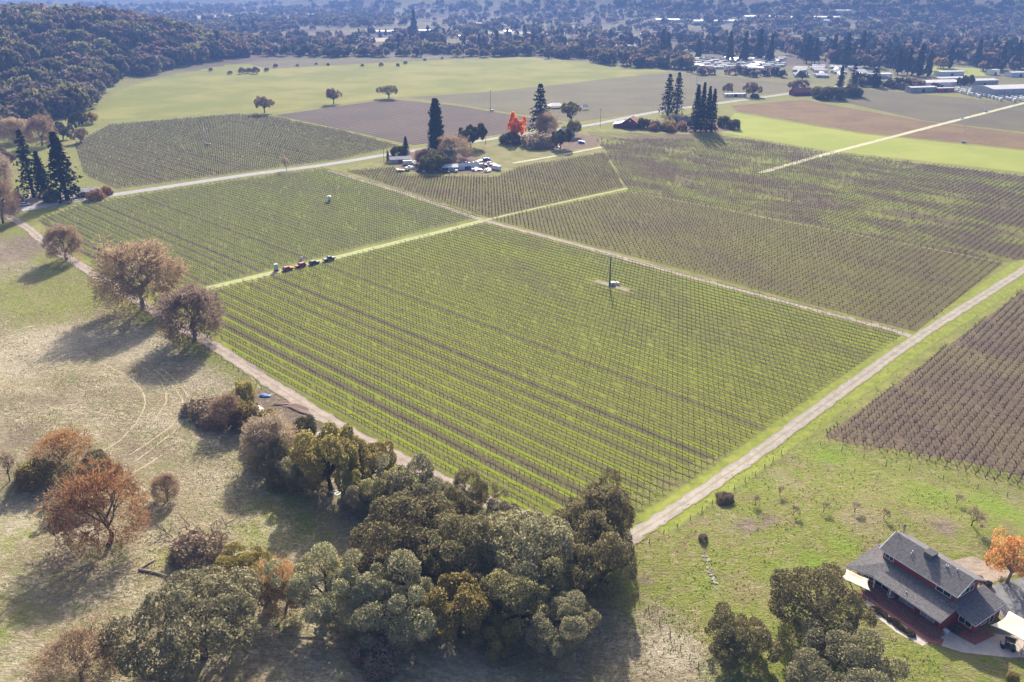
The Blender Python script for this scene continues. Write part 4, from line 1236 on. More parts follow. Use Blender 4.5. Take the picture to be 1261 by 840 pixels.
# ------------------------------------------------------------------ rough grass of the meadow and the lawn: tufts
def grass_tufts(name, n, keepf, mat, seed, hmin, hmax, label):
    r = np.random.default_rng(seed)
    d_ = np.sqrt(r.uniform(85 ** 2, 430 ** 2, n * 5)); a = r.uniform(-.62, .62, n * 5)
    x, y = d_ * np.sin(a), d_ * np.cos(a)
    k = keepf(x, y, r)
    x, y = x[k][:n], y[k][:n]; n = len(x)
    z = hgt(x, y) - .02
    h = r.uniform(hmin, hmax, n); w = h * r.uniform(.5, 1.1, n)
    Vs = []
    for j in range(3):
        an = r.uniform(0, 6.28, n); lx, ly = np.cos(an) * w * .5, np.sin(an) * w * .5
        tx, ty = r.normal(size=n) * h * .5, r.normal(size=n) * h * .5
        Vs.append(np.stack([np.stack([x - lx, y - ly, z], -1), np.stack([x + lx, y + ly, z], -1), np.stack([x + tx, y + ty, z + h], -1)], 1))
    V = np.concatenate(Vs, 1).reshape(-1, 3)
    me = np_mesh(name, V, np.arange(len(V)).reshape(-1, 3)); me.materials.append(M[mat])
    tag(link(name, me), label, 'grass', None, 'stuff')


def meadow_zone(x, y, r):
    s1 = (x + 96) * -.69 + (y - 239) * -.725
    dens = .35 + .65 * S(wav(x, y, 5.5, 1.3) + .5 * wav(x, y, 19, .2), -.9, 1.1)
    return (r.random(len(x)) < 1 - S(np.hypot(x, y), 230, 430)) & (s1 > 5) & (x + .25 * (y - 120) < 32) & (r.random(len(x)) < dens)


def lawn_zone(x, y, r):
    s2 = (x - 26.3) * .693 + (y - 143.2) * -.721
    d_ = np.stack([x, y], -1) - hO_[:2]
    lx, ly = d_ @ np.array((.5149, -.8573)), d_ @ np.array((.8573, .5149))
    on_house = (lx > -6) & (lx < 35) & (ly > -3.6) & (ly < 34)
    dens = .25 + .75 * S(wav(x, y, 4.0, .7) + .5 * wav(x, y, 13, 2), -.6, 1.2)
    return (s2 > 5) & ~in_poly(x, y, POLY['right']) & (x + .25 * (y - 120) > 24) & ~on_house & (r.random(len(x)) < dens)


hO_ = gp(1066, 733, 3.0)
leafmat('straw_tuft', (.50, .42, .28), (.72, .62, .46), (.38, .34, .17), .45, .2)
leafmat('green_tuft', (.20, .24, .06), (.36, .36, .13), (.40, .34, .17), .45, .2)
grass_tufts('dry_grass', 65000, meadow_zone, 'straw_tuft', 5, .08, .30, 'dry straw-coloured grass tufts of the hillside meadow')
grass_tufts('green_grass', 45000, meadow_zone, 'green_tuft', 6, .08, .26, 'greener grass tufts among the straw of the hillside meadow')
grass_tufts('lawn_grass', 30000, lawn_zone, 'green_tuft', 7, .1, .35, 'uneven green and yellowish grass around the house')


# ------------------------------------------------------------------ the house
HZ = 3.0
hO = gp(1066, 733, HZ)
hA = np.array((.5149, -.8573)); hB = np.array((.8573, .5149))
HROT = math.atan2(hA[1], hA[0])


def hw(x, y, z=0.0):
    p = hO[:2] + hA * x + hB * y
    return (p[0], p[1], HZ + z)


house = empty('house', hw(0, 0), HROT, 'red timber house with slate grey roofs, raised clerestory storey and long deck', 'house')


def hbar(pts, r, name, mat, parent):
    mb = MB()
    for a, b in zip(pts[:-1], pts[1:]): mb.tube([a, b], [r, r], 4)
    return mb.build(name, mat, parent)


def window(parent, x0, x1, z0, z1, y, n=2, axis='x', out=-1, frame=.09, name='window', pane='glass'):
    """framed window in a wall whose outside faces -y (axis x) or +x (axis y)"""
    mb = MB()
    t_ = .07
    def bx(a0, a1, c0, c1, d0, d1):
        if axis == 'x': mb.box(a0, a1, y + d0, y + d1, c0, c1)
        else: mb.box(y - d1, y - d0, a0, a1, c0, c1)
    bx(x0 - frame, x1 + frame, z1, z1 + frame, -t_, .02); bx(x0 - frame, x1 + frame, z0 - frame, z0, -t_, .02)
    w = (x1 - x0) / n
    for i in range(n + 1):
        bx(x0 + i * w - frame / 2, x0 + i * w + frame / 2, z0, z1, -t_ + .003, .018)
    f = mb.build(name, 'white_paint', parent)
    for i in range(n):
        mb = MB()
        bx(x0 + i * w + frame / 2, x0 + (i + 1) * w - frame / 2, z0, z1, -.03, -.012)
        mb.build('pane', pane, f)
    return f


# boards of the walls stand proud as horizontal courses
def boarded(name, x0, x1, y0, y1, z0, z1, parent, mat='red_siding', step=.22):
    mb = MB(); z = z0
    while z < z1 - .01:
        q = min(z1, z + step)
        e = .018
        mb.add([(x0 - e, y0 - e, z), (x1 + e, y0 - e, z), (x1 + e, y1 + e, z), (x0 - e, y1 + e, z), (x0, y0, q), (x1, y0, q), (x1, y1, q), (x0, y1, q)],
               [(0, 3, 2, 1), (4, 5, 6, 7), (0, 1, 5, 4), (1, 2, 6, 5), (2, 3, 7, 6), (3, 0, 4, 7)])
        z = q
    return mb.build(name, mat, parent)


boarded('wall', -4.5, 12.5, 3.5, 14.6, -.3, 2.72, house)
boarded('wall', 12.55, 15.6, 7.3, 15.2, -.3, 2.7, house)
mb = MB()
prof = [(6.95, 2.7), (13.8, 2.7), (13.8, 6.25), (10.7, 7.78), (6.95, 5.78)]
n5 = len(prof)
mb.add([(-2.4, p[0], p[1]) for p in prof] + [(11.6, p[0], p[1]) for p in prof], [tuple(range(n5))[::-1], tuple(range(n5, 2 * n5))] + [(i, (i + 1) % n5, (i + 1) % n5 + n5, i + n5) for i in range(n5)])
mb.build('upper_wall', 'red_siding', house)
# roofs: shingle courses laid as thin overlapping strips


def shingle_roof(pts_lo, pts_hi, parent, name='roof', th=.16, course=.42):
    """roof plane between a lower edge (a, b) and an upper edge (c, d), with stepped courses"""
    a, b = np.array(pts_lo, float); c, d = np.array(pts_hi, float)
    L = .5 * (np.linalg.norm(c - a) + np.linalg.norm(d - b)); n = max(3, int(L / course))
    core = MB().slab([tuple(a), tuple(b), tuple(d), tuple(c)], th)
    roof_ = core.build(name, 'roof_shingle', parent)
    mb = MB()
    for i in range(n):
        f0, f1 = i / n, (i + 1) / n
        p0, p1 = a + (c - a) * f0, b + (d - b) * f0; q0, q1 = a + (c - a) * f1, b + (d - b) * f1
        up = np.array((0, 0, .03)); lo = np.array((0, 0, .005))
        mb.add([p0 + up, p1 + up, q1 + lo, q0 + lo, p0 + lo * .5, p1 + lo * .5], [(0, 1, 2, 3), (4, 5, 1, 0)])
    tag(mb.build('shingle_course', 'roof_shingle', roof_), kind='stuff')
    return roof_


uroof = shingle_roof([(-3.1, 6.55, 5.75), (12.2, 6.55, 5.75)], [(-3.1, 10.7, 7.95), (12.2, 10.7, 7.95)], house)
shingle_roof([(12.2, 15.0, 5.68), (-3.1, 15.0, 5.68)], [(12.2, 10.72, 7.93), (-3.1, 10.72, 7.93)], house)
shingle_roof([(-.5, 2.0, 2.95), (12.9, 1.8, 2.95)], [(-.5, 6.95, 4.15), (12.9, 6.95, 4.15)], house)
shingle_roof([(16.3, 6.1, 2.9), (16.0, 15.8, 2.9)], [(11.6, 5.6, 4.1), (11.6, 15.8, 4.1)], house)
shingle_roof([(-5.2, .3, 2.75), (-.52, 2.3, 2.88)], [(-5.2, 9.2, 4.2), (-.52, 7.1, 4.12)], house)
shingle_roof([(-2.6, 15.4, 2.8), (-5.2, 15.4, 2.8)], [(-2.6, 9.22, 4.2), (-5.2, 9.22, 4.2)], house)
hbar([(-3.15, 6.5, 5.66), (12.25, 6.5, 5.66)], .1, 'fascia', 'white_paint', house)
hbar([(12.25, 6.5, 5.66), (12.25, 10.7, 7.87), (12.25, 15.0, 5.6)], .1, 'barge_board', 'white_paint', house)
hbar([(-3.15, 6.5, 5.66), (-3.15, 10.7, 7.87)], .1, 'barge_board', 'white_paint', house)
hbar([(-5.2, .26, 2.66), (-.5, 1.98, 2.84), (12.95, 1.76, 2.86)], .08, 'fascia', 'white_paint', house)
hbar([(12.95, 6.0, 3.35), (16.33, 6.06, 2.8), (16.05, 15.85, 2.8)], .08, 'fascia', 'white_paint', house)
for x0, x1 in ((-2.0, -.3), (8.2, 10.9)): window(house, x0, x1, 4.45, 5.25, 6.95, 2)
window(house, 8.6, 12.4, 4.6, 5.7, 11.62, 3, 'y', name='gable_window')
window(house, 9.6, 11.0, .9, 2.1, 15.62, 2, 'y'); window(house, 12.2, 13.4, .05, 2.1, 15.62, 1, 'y', name='door')
window(house, -4.2, -1.2, .7, 2.35, 3.48, 3); window(house, -.8, 2.0, .62, 2.3, 3.48, 2, name='sliding_door')
window(house, 4.3, 7.1, .62, 2.25, 3.48, 2, name='sliding_door', pane='grey_metal'); window(house, 8.4, 11.0, .62, 2.25, 3.48, 2, name='sliding_door', pane='grey_metal')
window(house, 13.0, 15.2, 1.0, 2.1, 7.28, 2)
deck = MB().box(-1.0, 13.0, 1.75, 3.46, -.2, .55).build('deck', 'deck_wood', house)
for i in range(5):
    MB().box(-1.0, 13.0, 1.76 + i * .338, 1.76 + i * .338 + .31, .553, .585).build('deck_board', 'deck_wood', deck)
for i in range(4):
    st = MB().box(-1.0, 13.0, .1 + i * .41, .1 + (i + 1) * .41 - .004, -.2, .1 + i * .12).build('step', 'deck_wood', house)
    MB().box(-1.02, 13.02, .08 + i * .41, .08 + i * .41 + .09, .1 + i * .12 + .002, .1 + i * .12 + .03).build('nosing', 'dark_metal', st)
for x in (-.4, 2.9, 7.7, 12.4):
    MB().box(x, x + .2, 2.25, 2.45, .586, 2.8).build('porch_post', 'red_siding' if x > 3 else 'white_paint', house)
for x in (-4.6, -2.6):
    MB().box(x, x + .16, 1.4 if x > -4 else .8, 1.6 if x > -4 else 1.0, 0, 2.7).build('porch_post', 'white_paint', house)
mb = MB(); mb.tube([(-3.6, 14.2, 4.0), (-3.6, 14.2, 7.6)], [.17, .17], 10); ch = mb.build('stove_pipe', 'grey_metal', house)
mb = MB(); mb.tube([(-3.6, 14.2, 7.62), (-3.6, 14.2, 7.85)], [.26, .26], 10); mb.build('cap', 'dark_metal', ch)
MB().box(3.4, 5.0, 9.5, 11.2, 6.9, 8.3).build('roof_hatch', 'roof_shingle', uroof); MB().box(3.32, 5.08, 9.35, 11.3, 8.302, 8.37).build('hatch_cover', 'dark_metal', uroof)
for x, y in ((1.6, 9.0), (1.7, 8.5), (7.4, 10.0), (7.8, 10.0), (9.2, 10.3), (-2.6, 10.6)):
    z = 5.75 + (y - 6.55) / 4.15 * 2.2
    mb = MB(); mb.tube([(x, y, z), (x, y, z + .42)], [.09, .09], 8); mb.build('vent_pipe', 'white_paint', uroof)
for x, y in ((5.4, 3.0), (10.4, 5.6)):
    z = 2.95 + (y - 2.0) / 4.95 * 1.2
    mb = MB(); mb.tube([(x, y, z), (x, y, z + .35)], [.09, .09], 8); mb.build('vent_pipe', 'grey_metal', house)


def hpoly(name, pts, z, mat):
    o = MB().slab([hw(x, y, z) for x, y in pts], .5).build(name, mat)
    return tag(o, kind='structure')


t = NT('patio_paving')
pos = t.n('NewGeometry').outputs['Position']
M['patio_paving'] = t.bsdf(t.mix(t.ramp(t.noise(.8, 5, .6, pos), .35, .65), (.48, .42, .37), (.58, .51, .45)), .9, t.bump(t.noise(9, 3, .6, pos), .01, .4), .2)
M['yard_gravel'] = M['yard_dirt']
hpoly('patio', [(13.4, -.3), (17.2, 1.9), (22.0, 7.6), (26.5, 16.0), (22.0, 16.0), (17.4, 10.5), (16.2, 7.0), (13.3, 6.0)], .03, 'patio_paving')
hpoly('brick_path', [(12.6, -1.0), (14.6, .2), (14.0, 2.0), (12.6, 1.7)], .06, 'brick_paving')
hpoly('brick_path', [(-1.2, -.75), (13.0, -.75), (13.0, .09), (-1.2, .09)], .045, 'brick_paving')
hpoly('brick_path', [(15.3, 4.9), (17.4, 5.3), (17.9, 10.5), (16.2, 10.2), (16.05, 7.2), (13.0, 6.7), (13.0, 4.6)], .055, 'brick_paving')
hpoly('driveway', [(9.0, 17.0), (12.5, 31.0), (34.0, 34.0), (34.0, 17.0), (22.0, 16.2), (17.5, 11.2), (16.1, 16.0)], .035, 'asphalt_drive')
hpoly('gravel_bed', [(1.0, 17.5), (3.5, 27.0), (11.0, 29.5), (8.8, 17.0), (4.5, 16.2)], .03, 'yard_gravel')
hpoly('garden_bed', [(1.0, -.8), (13.0, -.8), (13.0, -2.4), (9.0, -3.4), (1.0, -2.8)], .025, 'patio_paving')
for i, x in enumerate((3.2, 4.0, 5.0, 6.6, 7.6, 8.6, 9.6, 10.4)):
    tm, cm = K['bush1']
    o = empty('flower_bed_bush', hw(x, -1.7 - .1 * (i % 2), -.02), i, 'low dark bush in the narrow bed under the deck steps', 'shrub', 'bushes under the deck steps', (.75, .6, .65))
    link('trunk', tm, None, o); link('crown', cm, None, o)


def sail(name, corners, label, poles=True, sag=.35, inward=.16):
    c = [np.array(hw(*p)) for p in corners]; ctr = sum(c) / 4; n = 13
    o = empty(name, (c[0][0], c[0][1], HZ), 0, label, 'shade sail')
    V = []
    for i in range(n):
        for j in range(n):
            u, v = i / (n - 1), j / (n - 1)
            p = c[0] * (1 - u) * (1 - v) + c[1] * u * (1 - v) + c[2] * u * v + c[3] * (1 - u) * v
            e = max(4 * u * (1 - u) * (2 * abs(v - .5)) ** 2, 4 * v * (1 - v) * (2 * abs(u - .5)) ** 2)
            p = p + (ctr - p) * inward * e
            p[2] -= sag * 4 * u * (1 - u) * 4 * v * (1 - v) * .5
            V.append(p - c[0] + np.array((0, 0, c[0][2] - HZ)))
    idx = np.arange(n * n).reshape(n, n)
    F = np.stack([idx[:-1, :-1], idx[1:, :-1], idx[1:, 1:], idx[:-1, 1:]], -1).reshape(-1, 4)
    cl = link('cloth', np_mesh('cloth', np.array(V), F), 'cream_cloth', o)
    cl.data.polygons.foreach_set('use_smooth', np.ones(len(F), bool))
    so = cl.modifiers.new('thickness', 'SOLIDIFY'); so.thickness = .02
    for k in range(4):
        p = c[k] - c[0]
        mb = MB(); mb.tube([(p[0], p[1], -.1), (p[0], p[1], c[k][2] - HZ + .1)], [.05, .05], 6)
        mb.build('pole', 'dark_metal', o)


sail('shade_sail', [(-4.9, .2, 2.55), (-3.9, -2.6, 2.3), (1.3, -.9, 2.2), (-.8, 1.3, 2.5)], 'narrow cream shade sail at the left end of the deck')
sail('shade_sail', [(17.2, 14.4, 3.0), (17.3, 8.8, 2.6), (22.6, 9.8, 2.7), (25.0, 16.2, 3.2)], 'large cream shade sail stretched over the patio and cart')

# golf cart under the large sail
g = empty('golf_cart', hw(20.6, 9.4, .03), HROT + .5, 'small dark utility cart parked under the large shade sail', 'cart')
mb = MB(); mb.add([(-1.2, -.6, .3), (1.2, -.6, .3), (1.2, .6, .3), (-1.2, .6, .3), (-1.15, -.55, .75), (.9, -.5, .8), (.9, .5, .8), (-1.15, .55, .75)],
                  [(0, 3, 2, 1), (4, 5, 6, 7), (0, 1, 5, 4), (1, 2, 6, 5), (2, 3, 7, 6), (3, 0, 4, 7)]); mb.build('body', 'dark_metal', g, bevel=.05)
MB().box(-.5, .1, -.5, .5, .8, .98).build('seat', 'black_rubber', g); MB().box(-.62, -.48, -.5, .5, .9, 1.4).build('backrest', 'black_rubber', g)
MB().box(-1.15, -.6, -.52, .52, .78, .95).build('cargo_bed', 'grey_metal', g)
for x in (-.75, .75):
    for y in (-.62, .62):
        mb = MB(); mb.tube([(x, y - .1, .27), (x, y + .1, .27)], [.27, .27], 12); mb.build('wheel', 'tyre', g)
for x in (-.6, .7):
    for y in (-.5, .5): hbar([(x, y, .8), (x, y, 1.75)], .03, 'roof_post', 'dark_metal', g)
MB().box(-.75, .8, -.58, .58, 1.75, 1.81).build('roof', 'black_rubber', g)
# round table and barbecue on the deck, things by the patio door
tb = empty('garden_table', hw(3.0, 2.75, .585), 0, 'round table under a pale cloth on the deck', 'table')
mb = MB(); mb.tube([(0, 0, .35), (0, 0, .70), (0, 0, .73)], [.7, .66, .64], 16); mb.build('tablecloth', 'grey_metal', tb)
mb = MB(); mb.tube([(0, 0, 0), (0, 0, .35)], [.08, .08], 8); mb.build('leg', 'dark_metal', tb)
bq = empty('barbecue', hw(14.0, 5.2, .06), HROT, 'dark barbecue grill in the corner by the patio', 'barbecue')
MB().box(-.6, .6, -.3, .3, .5, .9).build('cabinet', 'dark_metal', bq); mb = MB(); mb.tube([(-.55, 0, .95), (.55, 0, .95)], [.3, .3], 10); mb.build('lid', 'black_rubber', bq)
for x in (-.5, .5): MB().box(x - .05, x + .05, -.25, .25, 0, .5).build('leg', 'dark_metal', bq)
bn = empty('storage_box', hw(13.2, 3.6, .06), HROT, 'pale storage box at the end of the deck', 'box')
MB().box(-.4, .4, -.35, .35, 0, .6).build('body', 'car_silver', bn); MB().box(-.43, .43, -.38, .38, .6, .68).build('lid', 'white_paint', bn)


# ------------------------------------------------------------------ vehicles
def car_meshes(paint, kind='car'):
    if kind == 'car':
        b = MB().prism([(-2.2, .35), (2.2, .35), (2.25, .62), (2.05, .85), (1.0, .95), (-2.0, .98), (-2.25, .8)], -.88, .88)
        c = MB().add([(-1.95, -.82, .96), (1.0, -.82, .94), (1.0, .82, .94), (-1.95, .82, .96), (-1.5, -.66, 1.46), (.25, -.66, 1.48), (.25, .66, 1.48), (-1.5, .66, 1.46)],
                     [(0, 3, 2, 1), (4, 5, 6, 7), (0, 1, 5, 4), (1, 2, 6, 5), (2, 3, 7, 6), (3, 0, 4, 7)])
        rf = MB().box(-1.5, .25, -.67, .67, 1.465, 1.52)
    elif kind == 'pickup':
        b = MB().prism([(-2.6, .45), (2.5, .45), (2.55, .8), (2.4, 1.05), (1.2, 1.12), (-2.6, 1.1)], -.92, .92)
        c = MB().add([(-.7, -.84, 1.1), (1.2, -.84, 1.08), (1.2, .84, 1.08), (-.7, .84, 1.1), (-.5, -.7, 1.72), (.5, -.7, 1.74), (.5, .7, 1.74), (-.5, .7, 1.72)],
                     [(0, 3, 2, 1), (4, 5, 6, 7), (0, 1, 5, 4), (1, 2, 6, 5), (2, 3, 7, 6), (3, 0, 4, 7)])
        rf = MB().box(-.5, .5, -.71, .71, 1.725, 1.79)
    else:   # camper / van
        b = MB().prism([(-3.3, .4), (3.2, .4), (3.3, 1.2), (2.6, 1.5), (2.3, 2.6), (-3.3, 2.65)], -1.1, 1.1)
        c = MB().add([(2.32, -.9, 1.62), (2.62, -.9, 1.5), (2.62, .9, 1.5), (2.32, .9, 1.62), (2.2, -.85, 2.3), (2.42, -.85, 2.25), (2.42, .85, 2.25), (2.2, .85, 2.3)],
                     [(0, 3, 2, 1), (4, 5, 6, 7), (0, 1, 5, 4), (1, 2, 6, 5), (2, 3, 7, 6), (3, 0, 4, 7)])
        rf = MB().box(-3.2, 2.2, -1.0, 1.0, 2.66, 2.74)
    wh = MB(); wh.tube([(0, -.11, 0), (0, .11, 0)], [.34, .34], 12)
    out = {'body': b.mesh('body'), 'windows': c.mesh('windows'), 'roof': rf.mesh('roof'), 'wheel': wh.mesh('wheel')}
    out['body'].materials.append(M[paint]); out['windows'].materials.append(M['glass']); out['roof'].materials.append(M[paint]); out['wheel'].materials.append(M['tyre'])
    return out


CARS = {}


def vehicle(kind, paint, loc, rz, label, name='parked_car', cat='car', group=None, scale=1.0, simple=False):
    if (kind, paint) not in CARS: CARS[kind, paint] = car_meshes(paint, kind)
    ms = CARS[kind, paint]
    o = empty(name, loc, rz, label, cat, group, (scale,) * 3)
    for k in ('body', 'windows', 'roof'): link(k, ms[k], None, o)
    if not simple:
        wb = {'car': 1.35, 'pickup': 1.6, 'van': 2.1}[kind]
        for x in (-wb, wb):
            for y in (-.82, .82): link('wheel', ms['wheel'], None, o, (x, y * (1.2 if kind == 'van' else 1), .34))
    return o


AVD = math.atan2(.688, .726)
vehicle('car', 'car_red', gp(354.5, 332.5, .045), AVD, 'bright red car parked first in line on the grass track')
vehicle('car', 'car_red', gp(370, 328.5, .045), AVD + pi, 'darker red car parked between the bright red and the navy cars', scale=1.06)
vehicle('car', 'car_navy', gp(387, 325, .045), AVD, 'navy car parked third in line beside a white awning')
vehicle('pickup', 'car_navy', gp(405.5, 320.5, .045), AVD, 'dark blue pickup parked at the far end of the line', 'parked_pickup', 'pickup')
to = empty('portable_toilet_trailer', gp(340.5, 333.5, .045), AVD, 'pale grey portable toilet on a trailer beside the bright red car', 'portable toilet')
MB().box(-.65, .65, -.65, .65, .5, 2.7).build('cabin', 'car_silver', to, bevel=.05); MB().prism([(-.72, 2.7), (.72, 2.7), (0, 2.95)], -.72, .72).build('roof', 'white_paint', to)
MB().box(.652, .68, -.4, .4, .6, 2.5).build('door', 'white_paint', to); MB().box(-1.1, 1.3, -.75, .75, .38, .496).build('trailer_bed', 'dark_metal', to)
for y in (-.85, .85):
    mb = MB(); mb.tube([(0, y - .09, .3), (0, y + .09, .3)], [.3, .3], 12); mb.build('wheel', 'tyre', to)
ws = empty('water_tank', gp(371.5, 320.5, .02), 0, 'small white tank in the vines behind the red cars', 'tank')
mb = MB(); mb.tube([(0, 0, 0), (0, 0, 1.3), (0, 0, 1.55), (0, 0, 1.65)], [.6, .6, .4, .15], 12); mb.build('body', 'white_paint', ws); mb = MB(); mb.tube([(0, 0, 1.66), (0, 0, 1.75)], [.16, .16], 8); mb.build('lid', 'dark_metal', ws)
vehicle('car', 'car_white', gp(31, 253, .06), .5, 'white car parked by the conifers at the road bend')
vehicle('pickup', 'car_silver', gp(104, 238, .06), 1.0, 'silver pickup at the house yard right of the broad conifer', 'parked_pickup', 'pickup')
vehicle('pickup', 'car_white', gp(1184.5, 146, .08), math.atan2(1, .85), 'white pickup driving on the pale lane', 'pickup', 'pickup')


def box_building(name, px, py, L, W, Hh, rz, wall, roof, label, cat, group=None, rise=1.2, door=True, z=None, nwin=0):
    o = empty(name, gp(px, py), rz, label, cat, group)
    MB().box(-L / 2, L / 2, -W / 2, W / 2, -.3, Hh).build('wall', wall, o)
    gbl = MB().add([(-L / 2, -W / 2, Hh), (-L / 2, W / 2, Hh), (-L / 2, 0, Hh + rise), (L / 2, -W / 2, Hh), (L / 2, W / 2, Hh), (L / 2, 0, Hh + rise)], [(0, 2, 1), (3, 4, 5), (0, 3, 5, 2), (1, 2, 5, 4)])
    gbl.build('gable', wall, o)
    e = .5
    k = rise / (W / 2)
    MB().slab([(-L / 2 - e, -W / 2 - e, Hh - e * k + .1), (L / 2 + e, -W / 2 - e, Hh - e * k + .1), (L / 2 + e, 0, Hh + rise + .1), (-L / 2 - e, 0, Hh + rise + .1)], .08).build('roof', roof, o)
    MB().slab([(L / 2 + e, W / 2 + e, Hh - e * k + .1), (-L / 2 - e, W / 2 + e, Hh - e * k + .1), (-L / 2 - e, .004, Hh + rise + .1), (L / 2 + e, .004, Hh + rise + .1)], .08).build('roof', roof, o)
    if door:
        MB().box(-1.8, 1.8, -W / 2 - .06, -W / 2 + .02, 0, min(3.2, Hh * .8)).build('door', 'dark_metal', o)
    for i in range(nwin):
        x = -L / 2 + (i + .5) * L / nwin
        if abs(x) < 2.4 and door: continue
        f = MB().box(x - .7, x + .7, -W / 2 - .07, -W / 2 + .02, Hh * .45, Hh * .8).build('window', 'white_paint', o)
        MB().box(x - .6, x + .6, -W / 2 - .09, -W / 2 - .072, Hh * .47, Hh * .78).build('pane', 'glass', f)
    return o


# barn with lean-to
bb = gp(775, 157)
barn = empty('barn', bb, -.35, 'red barn with rusty red gable roof and white lean-to roof beside the road', 'barn')
boarded('wall', -5, 7, -4, 7, -.3, 4.2, barn, 'barn_red', .6)
mb = MB().prism([(-5, 4.2), (7, 4.2), (1, 8.0)], -4.0, 7.0); mb.build('gable', 'barn_red', barn)
MB().slab([(-5.8, -4.8, 3.85), (-5.8, 7.6, 3.85), (1, 7.6, 8.2), (1, -4.8, 8.2)], .12).build('roof', 'red_roof', barn)
MB().slab([(7.8, 7.6, 3.85), (7.8, -4.8, 3.85), (1.01, -4.8, 8.2), (1.01, 7.6, 8.2)], .12).build('roof', 'red_roof', barn)
MB().slab([(-12.5, -4.6, 2.7), (-12.5, 7.4, 2.7), (-5.6, 7.4, 4.0), (-5.6, -4.6, 4.0)], .1).build('lean_to_roof', 'metal_roof', barn)
boarded('lean_to_wall', -12, -5.05, -4, 7, -.3, 2.55, barn, 'barn_red', .6)
MB().box(-.6, 2.6, -4.1, -3.98, 0, 3.2).build('door', 'dark_metal', barn)
MB().box(.3, 1.7, -4.08, -3.98, 5.0, 6.1).build('hatch', 'white_paint', barn)
box_building('farmhouse', 545, 197, 16, 9, 3.4, -.3, 'tan_wall', 'roof_shingle', 'grey roofed farmhouse under the tall columnar conifer', 'house', rise=3.0, nwin=4)
box_building('farm_shed', 493, 200, 13, 5, 2.6, .25, 'grey_wall', 'metal_roof', 'pale metal shed at the entrance of the cluttered yard', 'shed')
box_building('farm_shed', 548, 210, 15, 6, 2.6, .15, 'pale_green_wall', 'metal_roof', 'long pale blue shed at the front of the cluttered yard', 'shed')
box_building('farm_shed', 575, 208, 14, 4, 2.4, .3, 'white_paint', 'metal_roof', 'long white shed right of the pale blue shed', 'shed')
box_building('yard_house', 694, 172, 14, 9, 3.2, .2, 'tan_wall', 'roof_shingle', 'dim farmhouse hidden among the trees of the middle yard', 'house', rise=2.6, nwin=3)
box_building('yard_house', 846, 153, 18, 10, 3.4, .1, 'tan_wall', 'roof_shingle', 'low house behind the rust bushes beside the row of four conifers', 'house', rise=2.6, nwin=4)
box_building('farm_shed', 112, 240, 9, 6, 2.6, .4, 'tan_wall', 'metal_roof', 'small shed behind the silver pickup', 'shed')
box_building('farmhouse', 986, 117, 20, 12, 3.4, .25, 'barn_red', 'red_roof', 'dark walled farmhouse with red-brown roof beside the hedge', 'house', rise=3.6, nwin=4)
box_building('trailer_home', 905, 119, 22, 5, 2.9, .1, 'white_paint', 'metal_roof', 'long white trailer home by the road under a red-brown tree', 'trailer', rise=.5, nwin=5)
for i, (x_, y_, k, p, rz_, lb) in enumerate([(503, 203, 'van', 'car_white', .2, 'white camper next to the pale metal shed'), (512, 204, 'car', 'car_silver', 1.2, 'silver car behind the white camper of the yard'), (556, 206, 'van', 'car_white', 1.8, 'white camper behind the long pale blue shed'),
                                            (565, 203, 'pickup', 'car_navy', .8, 'dark pickup in the middle of the yard clutter'), (573, 202, 'car', 'car_silver', 2.1, 'silver car behind the long white shed'), (583, 203, 'pickup', 'car_silver', .4, 'silver pickup behind the long white shed'),
                                            (590, 207, 'van', 'car_silver', .5, 'grey camper right of the long white shed'), (602, 210, 'car', 'car_red', 1.0, 'dull red car at the right end of the yard clutter'), (611, 209, 'van', 'car_white', 2.4, 'white camper at the right tip of the cluttered yard'),
                                            (549, 213, 'car', 'car_navy', .2, 'dark car in front of the long pale blue shed'), (562, 212, 'car', 'car_silver', 1.6, 'silver car between the two long sheds'), (597, 205, 'car', 'car_navy', 2.8, 'dark car behind the dull red car')]):
    vehicle(k, p, gp(x_, y_), rz_, lb, 'camper_van' if k == 'van' else ('parked_pickup' if k == 'pickup' else 'parked_car'), 'camper' if k == 'van' else ('pickup' if k == 'pickup' else 'car'))
scrap = []
for sd in range(5):
    q = np.random.default_rng(sd); mb = MB()
    for k in range(5):
        a, b, c_ = q.uniform(.5, 1.6), q.uniform(.3, .9), q.uniform(.05, .5)
        x0, y0, z0 = q.uniform(-1, 1), q.uniform(-.8, .8), k * .16
        mb.box(x0 - a, x0 + a, y0 - b, y0 + b, max(0, z0 - .1), z0 + c_)
    m_ = mb.mesh('scrap_pile'); m_.materials.append(M[['white_paint', 'grey_metal', 'tarp_blue', 'soil_heap', 'red_wall'][sd]]); scrap.append(m_)
q = np.random.default_rng(12)
for i in range(34):
    g = gp(q.uniform(492, 614), q.uniform(197, 212)) if i < 26 else gp(q.uniform(648, 730), q.uniform(172, 182))
    k = [0, 0, 1, 1, 2, 3, 4][q.integers(7)]
    o = link('scrap_pile', scrap[k], None, None, g); s_ = q.uniform(.8, 1.7); o.scale = (s_, s_, s_ * 1.1); o.rotation_euler = (0, 0, q.uniform(0, 6))
    c_ = ['white', 'grey metal', 'blue', 'brown wooden', 'red'][k]
    wh = 'in the cluttered farm yard' if i < 26 else 'in the middle yard by the flame red tree'
    tag(o, c_ + ' scrap pile ' + wh, 'scrap', c_ + ' scrap piles ' + wh)
